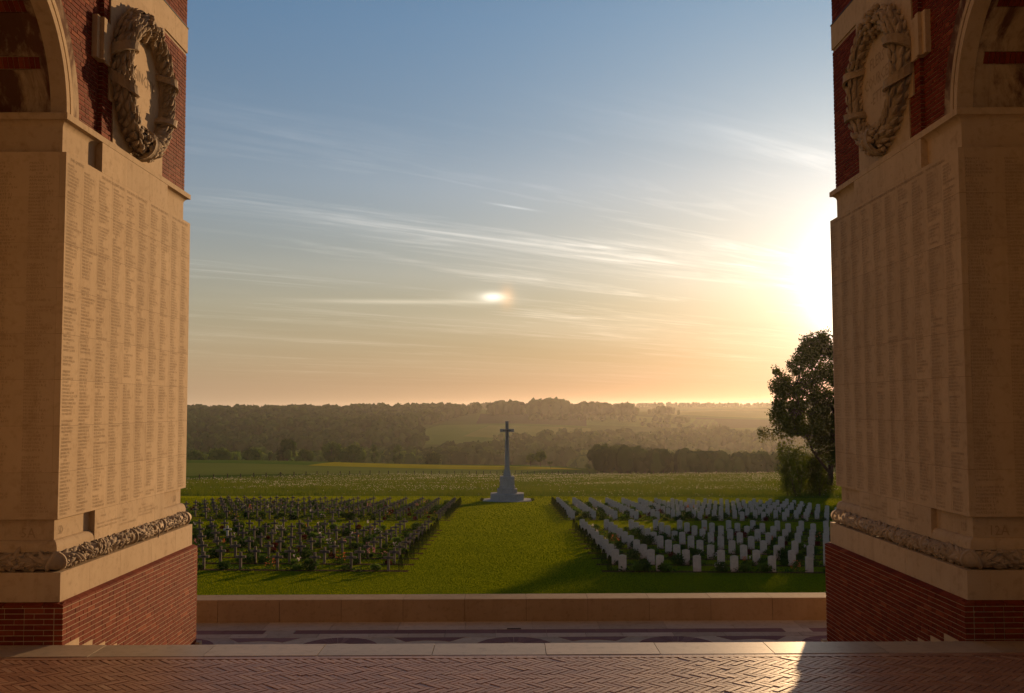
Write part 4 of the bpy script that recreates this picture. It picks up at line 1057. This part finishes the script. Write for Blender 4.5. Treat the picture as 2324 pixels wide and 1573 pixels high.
# ================================================================ FENCE
def fence():
    A = [((127, 710), 264), ((237, 708), 268), ((341, 706), 272), ((444, 706), 276), ((544, 706), 280), ((639, 704), 284), ((751, 700), 288), ((854, 697), 292), ((945, 694), 297), ((1030, 691), 302), ((1115, 690), 307), ((1207, 688), 312), ((1281, 685), 317), ((1360, 682), 322), ((1437, 680), 327), ((1507, 678), 332), ((1580, 676), 336), ((1653, 675), 340), ((1716, 674), 344), ((1780, 674), 348), ((1846, 673), 352), ((1910, 672), 356), ((1970, 672), 359), ((2030, 671), 362)]
    B = [(47, 365), (123, 366), (199, 367), (272, 368), (343, 369), (413, 370), (481, 371), (543, 372), (670, 372), (738, 372), (796, 372), (866, 371), (924, 370), (987, 368), (1048, 366), (1112, 364), (1160, 362), (1206, 360), (1293, 358), (1363, 356), (1434, 354), (1511, 352), (1583, 350), (1664, 349), (1743, 348), (1827, 347), (1912, 346), (2001, 345), (2090, 344), (2192, 343), (2293, 342)]
    px = [((740+x/1.937)/1.7625, Y) for (x, y), Y in A]+[((1800+x/2.582)/1.7625, Y) for x, Y in B if (1800+x/2.582)/1.7625 > 1018]
    px += [(1553+i*23.2, 341-i*.4) for i in range(11)]
    P = [((x-1151)/2260*Y, Y) for x, Y in px]
    f = empty('wire_fence', (P[0][0], P[0][1], gz(*P[0]))); tag(f, 'dark post and wire fence between the meadow and the fields', 'fence')
    inv = Matrix.Translation(f.location).inverted()
    def ch(mb, nm): o = mb.build(nm, M['post']); o.parent = f; o.matrix_parent_inverse = inv; return o
    pts = []
    for i, (x, y) in enumerate(P):
        z = gz(x, y); h = 1.45+rnd.uniform(-.08, .1); w = .12; tx, ty = rnd.uniform(-.06, .06), rnd.uniform(-.05, .05)
        mb = MB(); mb.add([(x-w, y-w, z-.3), (x+w, y-w, z-.3), (x+w, y+w, z-.3), (x-w, y+w, z-.3), (x-w+tx, y-w, z+h), (x+w+tx, y-w, z+h), (x+w+tx, y+w, z+h), (x-w+tx, y+w, z+h)], BOXF); ch(mb, 'post')
        pts.append((x+tx*.7, y, z+h*.72))
        if i in (6,) or abs(px[i][0]-1286.4) < 3:
            for s_ in (-1, 1): ch(MB().tube([(x, y-.1, z+h*.85), (x+s_*1.7, y-.1, z-.1)], .075, 6), 'brace')
    for dz in (0.0, .38, -.40): ch(MB().tube([(p[0], p[1], p[2]+dz) for p in pts], .008, 4, False), 'wire')
fence()

# ================================================================ TREES
def crown_quads(C, rx, rz, n, fac):
    """shells of leaf clumps round many crown centres: C (m,3), rx, rz (m,)"""
    m = len(C); d = rng.normal(size=(m, n, 3)); d /= np.linalg.norm(d, axis=2, keepdims=True)
    d[:, :, 2] = np.where(d[:, :, 2] < -.6, -d[:, :, 2], d[:, :, 2])
    lob = 1+.16*np.sin(3.1*d[:, :, 0:1]*3+5*rng.random((m, 1, 1)))*np.cos(2.7*d[:, :, 1:2]*3+6*rng.random((m, 1, 1)))
    r = lob*(.80+.24*rng.random((m, n, 1)))
    P = C[:, None, :]+d*r*np.stack([rx, rx, rz], 1)[:, None, :]
    size = (np.repeat(rx*fac, n)*rng.uniform(.6, 1.35, m*n)); return leaf_tris(P.reshape(-1, 3), size, 0.0, 1.25)
_bm = bmesh.new(); bmesh.ops.create_icosphere(_bm, subdivisions=2, radius=1.0); ICO_V = np.array([v.co[:] for v in _bm.verts]); ICO_F = np.array([[v.index for v in f.verts] for f in _bm.faces]); _bm.free()
def lumps(C, rx, rz, rough=.17):
    """knobbly solid crowns, one at each centre"""
    m, n = len(C), len(ICO_V); r = 1+rng.normal(scale=rough, size=(m, n, 1))
    a = rng.uniform(0, 6.28, m); D = np.empty((m, n, 3)); ca, sa = np.cos(a)[:, None], np.sin(a)[:, None]
    D[:, :, 0] = ICO_V[None, :, 0]*ca-ICO_V[None, :, 1]*sa; D[:, :, 1] = ICO_V[None, :, 0]*sa+ICO_V[None, :, 1]*ca; D[:, :, 2] = ICO_V[None, :, 2]
    V = C[:, None, :]+D*r*np.stack([rx, rx, rz], 1)[:, None, :]
    F = (ICO_F[None]+np.arange(m)[:, None, None]*n).reshape(-1, 3); return V.reshape(-1, 3), F
def mixed_mesh(name, tri, quad, mat):
    (V1, F1), (V2, F2) = tri, quad; V = np.concatenate([V1, V2]); F2 = F2+len(V1)
    T = np.concatenate([F1, F2[:, [0, 1, 2]], F2[:, [0, 2, 3]]]); me = mesh_np(name, V, T); me.materials.append(mat); return me
def wood(name, label, T, n=90, fac=.42, mat='leaf_wood', slim=.42):
    """T rows: X, Y, height; every tree is two or three knobbly crowns with loose leaf clumps round them"""
    T = np.asarray(T); h = T[:, 2]; rx = h*slim*rng.uniform(.75, 1.2, len(T)); z = ground_z(T[:, 0], T[:, 1])
    C = np.c_[T[:, 0], T[:, 1], z+h*.52]; C2 = C+np.c_[rng.normal(scale=.45, size=len(T))*rx, rng.normal(scale=.45, size=len(T))*rx, h*rng.uniform(.10, .26, len(T))]
    tri = lumps(np.concatenate([C, C2]), np.concatenate([rx*.9, rx*.62]), np.concatenate([h*.46, h*.24]))
    me = mixed_mesh(name, tri, crown_quads(C, rx, h*.47, max(12, n//4), fac*.75), M[mat])
    return tag(link(bpy.data.objects.new(name, me)), label, 'woodland', kind='stuff')
def scatter(n, x0, x1, y0, y1, h0, h1, keep=None):
    px = rng.uniform(x0, x1, n); Y = rng.uniform(y0, y1, n)
    if keep is not None: k = keep(px, Y); px, Y = px[k], Y[k]
    return np.c_[(px-1151)/2260*Y, Y, rng.uniform(h0, h1, len(px))]
wood('woodland', 'dark wooded hillside across the valley, below the skyline on the left',
     scatter(2600, 240, 1088, 1280, 2080, 12, 22, lambda p, Y: (p < 905+(Y-1280)*.24) & (np.abs(Y-1500-.12*(p-500)) > 12)), 60, .45)
wood('woodland', 'lower belt of trees at the foot of the wooded hillside', scatter(420, 240, 960, 1020, 1240, 10, 17), 70, .42, 'leaf_wood')
wood('woodland', 'thick valley wood behind the stone cross and yellow field', scatter(620, 880, 1480, 780, 1060, 11, 19, lambda p, Y: (Y < 900+(p-880)*.45)), 80, .40, 'leaf_wood')
wood('woodland', 'lighter trees along the valley floor on the left', scatter(240, 240, 1000, 720, 930, 9, 16), 90, .38, 'leaf_valley')
wood('woodland', 'hazy wood on the far slope right of the stone cross', scatter(900, 1230, 2050, 1060, 1520, 9, 16, lambda p, Y: (Y < 1180+(p-1230)*.55) & (Y < 1300+40*np.sin(p/40)+(p > 1500)*60)), 60, .42, 'leaf_wood')
wood('woodland', 'near valley wood below the haze on the right', scatter(520, 1300, 2100, 700, 960, 10, 17), 90, .38, 'leaf_valley')
wood('tree_belt', 'dark dense belt of trees just beyond the meadow fence', scatter(190, 1352, 2100, 415, 470, 9.0, 12.5), 260, .26, 'leaf_wood', .36)
wood('hedgerow', 'thin hedges and bushes between the far fields', np.concatenate([scatter(70, 1200, 1560, 1660, 1720, 5, 12), scatter(26, 1440, 1640, 1555, 1575, 5, 8), scatter(18, 1120, 1200, 1190, 1210, 5, 9)]), 60, .45)
wood('woodland', 'pale line of trees on the farthest horizon', np.concatenate([scatter(330, 1370, 2100, 3050, 3300, 8, 15), scatter(60, 960, 1110, 3000, 3200, 8, 13), scatter(16, 1070, 1112, 2700, 2760, 14, 19)]), 40, .5)
def grove(label, x0, x1, Y, top, n):
    pts = []
    for i in range(n):
        u = rng.random(); px = x0+(x1-x0)*u; Yi = Y+rng.uniform(-50, 50); dome = math.sin(math.pi*(.08+.84*u))**.45
        X_ = (px-1151)/2260*Yi; zt = CAM_Z-(top+(1-dome)*14-925)/2260*Yi+rng.uniform(-6.0, 1.5); pts.append((X_, Yi, max(7, zt-gz(X_, Yi))))
    wood('grove', label, pts, 110, .34, 'leaf_wood', .36)
grove('dark rounded grove on the ridge, left of the pair', 1112, 1186, 1960, 908, 70)
grove('tallest dark rounded grove on the middle of the ridge', 1200, 1290, 1940, 905, 90)
grove('long lower grove on the ridge right of the tallest one', 1296, 1392, 1930, 913, 80)
grove('small low grove at the right end of the ridge groves', 1394, 1445, 1900, 916, 40)
grove('few scattered trees past the right end of the ridge groves', 1470, 1540, 2000, 923, 12)

def single_tree(name, label, px, Y, top, wpx, mat='leaf_valley', lobes=9, nq=900, group=None, cat='tree'):
    X_ = (px-1151)/2260*Y; z = gz(X_, Y); zt = at(px, top, Y).z; h = max(4, zt-z); w = wpx/2260*Y
    T = empty(name, (X_, Y, z)); tag(T, label, cat, group)
    r = random.Random(int(px*7+Y)); tr = MB()
    lean = r.uniform(-.04, .04)*h
    tr.tube([(0, 0, -.3), (lean*.3, 0, h*.3), (lean, 0, h*.75)], [h*.026, h*.018, h*.006], 7)
    cs, rx, rz = [], [], []
    for i in range(lobes):
        a = r.uniform(0, 6.28); q = r.random()**.6*(w*.34); zz = h*r.uniform(.34, .86)
        shrink = 1-.55*abs(zz/h-.55)/.45
        cs.append((math.cos(a)*q*shrink+lean, math.sin(a)*q*shrink, zz)); rr = w*r.uniform(.17, .27)*(.6+.4*shrink); rx.append(rr); rz.append(min(rr*1.05, h-zz))
        tr.tube([(lean*.4, 0, h*.28), tuple((Vector(cs[-1])*.7+Vector((0, 0, h*.1))))], [h*.010, h*.003], 5)
    cs, rx, rz = np.array(cs), np.array(rx), np.array(rz)
    me = mixed_mesh('crown', lumps(cs, rx*.82, rz*.82, .14), crown_quads(cs, rx, rz, nq//lobes, .26), M[mat]); o = obj('crown', me); o.parent = T
    o = tr.build('trunk', M['bark']); o.parent = T
    return T
VT = 'single trees along the valley edge'
for nm, lab, px, Y, top, w, mt in (
    ('broad_tree', 'tall broad tree with twin domes above the left field', 655, 640, 991, 62, 'leaf_wood'),
    ('broad_tree', 'light green round tree just right of the twin domed tree', 690, 600, 1018, 44, 'leaf_valley'),
    ('broad_tree', 'spreading pale tree left of the round valley tree', 752, 640, 1000, 60, 'leaf_valley'),
    ('broad_tree', 'large dome shaped tree in the middle of the left valley row', 800, 610, 1003, 66, 'leaf_valley'),
    ('poplar_tree', 'narrow upright tree between the dome tree and the oval tree', 851, 620, 1005, 26, 'leaf_valley'),
    ('broad_tree', 'bright oval tree standing alone above the yellow field', 908, 600, 1007, 36, 'leaf_valley'),
    ('broad_tree', 'low bushy tree at the left end of the valley row', 500, 600, 1020, 60, 'leaf_valley'),
    ('broad_tree', 'low rounded tree left of the twin domed tree', 575, 600, 1018, 58, 'leaf_valley'),
    ('broad_tree', 'squat tree behind the yellow field, left of the stone cross', 985, 590, 1028, 54, 'leaf_wood'),
    ('broad_tree', 'low bushy tree near the left pier above the field', 447, 600, 1022, 44, 'leaf_valley')):
    single_tree(nm, lab, px, Y, top, w, mt, group=VT)
for i, px in enumerate((458, 474, 490, 505, 530)):
    single_tree('poplar_tree', f'slim dark poplar far left in the valley, {ORD[i]} from the pier', px, 760, 1001+3*(i % 2), 12, 'leaf_wood', 7, 420, 'slim poplars in the valley')
single_tree('young_tree', 'small round tree by the yellow field, left of two', 1203, 470, 1028, 26, 'leaf_valley', 8, 900)
single_tree('young_tree', 'taller young tree by the yellow field, right of two', 1225, 465, 1023, 36, 'leaf_valley', 10, 1100)
single_tree('small_bush', 'low bush behind the fence, right of the two young trees', 1248, 440, 1050, 18, 'leaf_valley', 5, 300, None, 'bush')
single_tree('small_bush', 'low bush behind the fence at the edge of the dark tree belt', 1333, 420, 1054, 20, 'leaf_valley', 5, 300, None, 'bush')

# ---- the big tree at the right, with its limbs, beside the pier
def big_tree():
    Y0 = 138.0; base = at(1884, 1096, Y0); base.z = gz(base.x, Y0)
    T = empty('big_tree', base); tag(T, 'large dark backlit tree standing beside the right pier', 'tree')
    inv = Matrix.Translation(base).inverted(); r = random.Random(5)
    poly = [(1900, 758), (1868, 757), (1835, 766), (1816, 788), (1808, 815), (1788, 826), (1782, 842), (1764, 828), (1757, 842), (1768, 858), (1748, 874), (1762, 892), (1744, 906), (1758, 926), (1750, 944), (1768, 968), (1792, 986), (1828, 992), (1850, 1022), (1880, 1046), (1930, 1060), (1990, 1050), (2040, 1000), (2075, 930), (2080, 850), (2040, 790), (1980, 762)]
    def inside(x, y):
        c = False; n = len(poly)
        for i in range(n):
            x1, y1 = poly[i]; x2, y2 = poly[i-1]
            if (y1 > y) != (y2 > y) and x < (x2-x1)*(y-y1)/(y2-y1)+x1: c = not c
        return c
    trunk = MB(); P0 = [at(1884, 1100, Y0), at(1886, 1050, Y0), at(1888, 990, Y0), at(1893, 920, Y0), at(1900, 850, Y0), at(1905, 790, Y0)]
    trunk.tube(P0, [.42, .33, .27, .20, .13, .05], 10)
    P1 = [at(1885, 1075, Y0), at(1868, 1055, Y0-.5), at(1845, 1025, Y0-1), at(1830, 985, Y0-1.5), at(1815, 930, Y0-2), at(1805, 880, Y0-2)]
    trunk.tube(P1, [.24, .19, .15, .12, .08, .04], 8)
    trunk.tube([at(1830, 985, Y0-1.5), at(1805, 973, Y0-2), at(1775, 972, Y0-2.5), at(1745, 976, Y0-3), at(1730, 990, Y0-3)], [.09, .07, .05, .035, .015], 6)
    trunk.tube([at(1889, 1000, Y0), at(1930, 940, Y0+1), at(1985, 870, Y0+1)], [.2, .14, .05], 8)
    trunk.tube([at(1891, 1060, Y0), at(1940, 1010, Y0-1), at(2010, 950, Y0-2)], [.2, .14, .05], 8)
    skel = P0[2:]+P1[2:]+[at(1930, 940, Y0+1), at(1985, 870, Y0+1), at(1940, 1010, Y0-1), at(2010, 950, Y0-2)]
    Cs, Ss, n = [], [], 0
    while n < 1000:
        x, y = r.uniform(1735, 2085), r.uniform(750, 1065)
        if not inside(x, y): continue
        n += 1; c = at(x, y, Y0+r.gauss(0, 2.6)); rr = r.uniform(.45, .95)
        near = min(skel, key=lambda q: (q-c).length); mid = (near+c)/2+Vector((r.uniform(-.3, .3), r.uniform(-.3, .3), -.15*(near-c).length))
        if (near-c).length < 9: trunk.tube([near, mid, c], [.05, .03, .012], 4, False)
        m = r.randint(60, 120); d = rng.normal(size=(m, 3)); d *= (rng.random(m)**.45/np.linalg.norm(d, axis=1))[:, None]
        ax = np.array((c-near).normalized()); d += ax*(d@ax)[:, None]*.6
        Cs.append(np.array(c)+d*rr)
    for k in range(46):                                       # the drooping low branch
        t = r.random(); c = at(1722+85*t, 972+r.uniform(0, 34)*(1-t*.6), Y0-3+r.uniform(-.5, .5)); m = r.randint(10, 20)
        Cs.append(np.array(c)+rng.normal(scale=.17, size=(m, 3)))
    C = np.concatenate(Cs); V, F = leaf_tris(C, rng.uniform(.22, .44, len(C)), .0, 1.9)
    me = mesh_np('crown', V, F); o = obj('crown', me, M['leaf_tree']); o.parent = T; o.matrix_parent_inverse = inv
    o = trunk.build('trunk', M['bark']); o.parent = T; o.matrix_parent_inverse = inv
big_tree()
def leafy(name, label, cat, px, Y, top, wpx, mat, n, zfrac=.05, stems=3, leaf=.22):
    base = at(px, 1080, Y); base.z = gz(base.x, Y); T = empty(name, base); tag(T, label, cat); h = at(px, top, Y).z-base.z; w = wpx/2260*Y
    r = random.Random(int(px)); tr = MB(); Cs = []
    for s_ in range(stems):
        tip = Vector((r.uniform(-.3, .3)*w, r.uniform(-.3, .3)*w, h*r.uniform(.8, .98))); tr.tube([(r.uniform(-.1, .1), 0, -.2), tip*.5+Vector((r.uniform(-.1, .1), 0, 0)), tip], [.06, .04, .012], 5)
        for k in range(n//stems//30):
            t = r.uniform(zfrac, 1); c = tip*t+Vector((r.gauss(0, .22)*w*(1.15-t), r.gauss(0, .2)*w, 0)); c.z = max(.15, c.z)
            Cs.append(np.array(c)+rng.normal(scale=.30, size=(30, 3)))
    C = np.concatenate(Cs); C[:, 2] = np.maximum(C[:, 2], .05); V, F = leaf_tris(C, rng.uniform(.7, 1.6, len(C))*leaf, .1, 1.7)
    o = obj('crown', mesh_np('crown', V, F), M[mat]); o.parent = T; o = tr.build('trunk', M['bark']); o.parent = T
leafy('sapling', 'light green sapling in front of the large tree', 'tree', 1786, 132, 990, 48, 'leaf_light', 3000, .10, 4, .22)
leafy('sapling', 'small leafy sapling between the light one and the big trunk', 'tree', 1815, 134, 1003, 40, 'leaf_light', 2100, .15, 3, .22)
leafy('thicket', 'dark undergrowth thicket below the large tree, against the pier', 'bush', 1850, 142, 1030, 90, 'leaf_tree', 6000, .02, 8, .24)
leafy('small_bush', 'low bright bush at the foot of the sapling', 'bush', 1806, 130, 1072, 44, 'leaf_light', 1100, .05, 4, .16)
leafy('small_bush', 'low bush under the big trunk by the pier', 'bush', 1858, 131, 1072, 50, 'leaf_tree', 1300, .05, 5, .16)
# neighbours hidden behind the pier, whose shade falls across the lawn
for i, (px, Y, top, w) in enumerate(((2120, 140, 800, 220), (2260, 132, 790, 230), (2420, 125, 770, 250))):
    X_ = (px-1151)/2260*Y; z = gz(X_, Y); h = at(px, top, Y).z-z; T = empty('broad_tree', (X_, Y, z)); tag(T, f'broad tree in the row behind the right pier, {ORD[i+1]} from its edge', 'tree')
    ww = w/2260*Y; V, F = crown_quads(np.array([(rnd.gauss(0, ww*.2), rnd.gauss(0, ww*.15), h*rnd.uniform(.28, .8)) for _ in range(40)]), np.full(40, ww*.14), np.full(40, ww*.14), 90, .2)
    o = obj('crown', mesh_np('crown', V, F), M['leaf_tree']); o.parent = T; o = MB().tube([(0, 0, -.3), (0, 0, h*.7)], [.4, .1], 8).build('trunk', M['bark']); o.parent = T

# ================================================================ HAZE
hz = MB().box(-9600, 9600, -1600, 6200, -61, 32).build('haze', None); tag(hz, 'thin evening haze filling the valley air', 'haze', kind='stuff')
m = bpy.data.materials.new('haze_air'); m.use_nodes = True; m.node_tree.nodes.clear(); t = NT(m.node_tree)
pv = t.n('ShaderNodeVolumePrincipled'); pv.inputs['Color'].default_value = (0.95, 0.90, 0.84, 1); pv.inputs['Density'].default_value = 0.000054; pv.inputs['Anisotropy'].default_value = 0.66
out = t.n('ShaderNodeOutputMaterial'); m.node_tree.links.new(pv.outputs[0], out.inputs['Volume']); hz.data.materials.append(m)
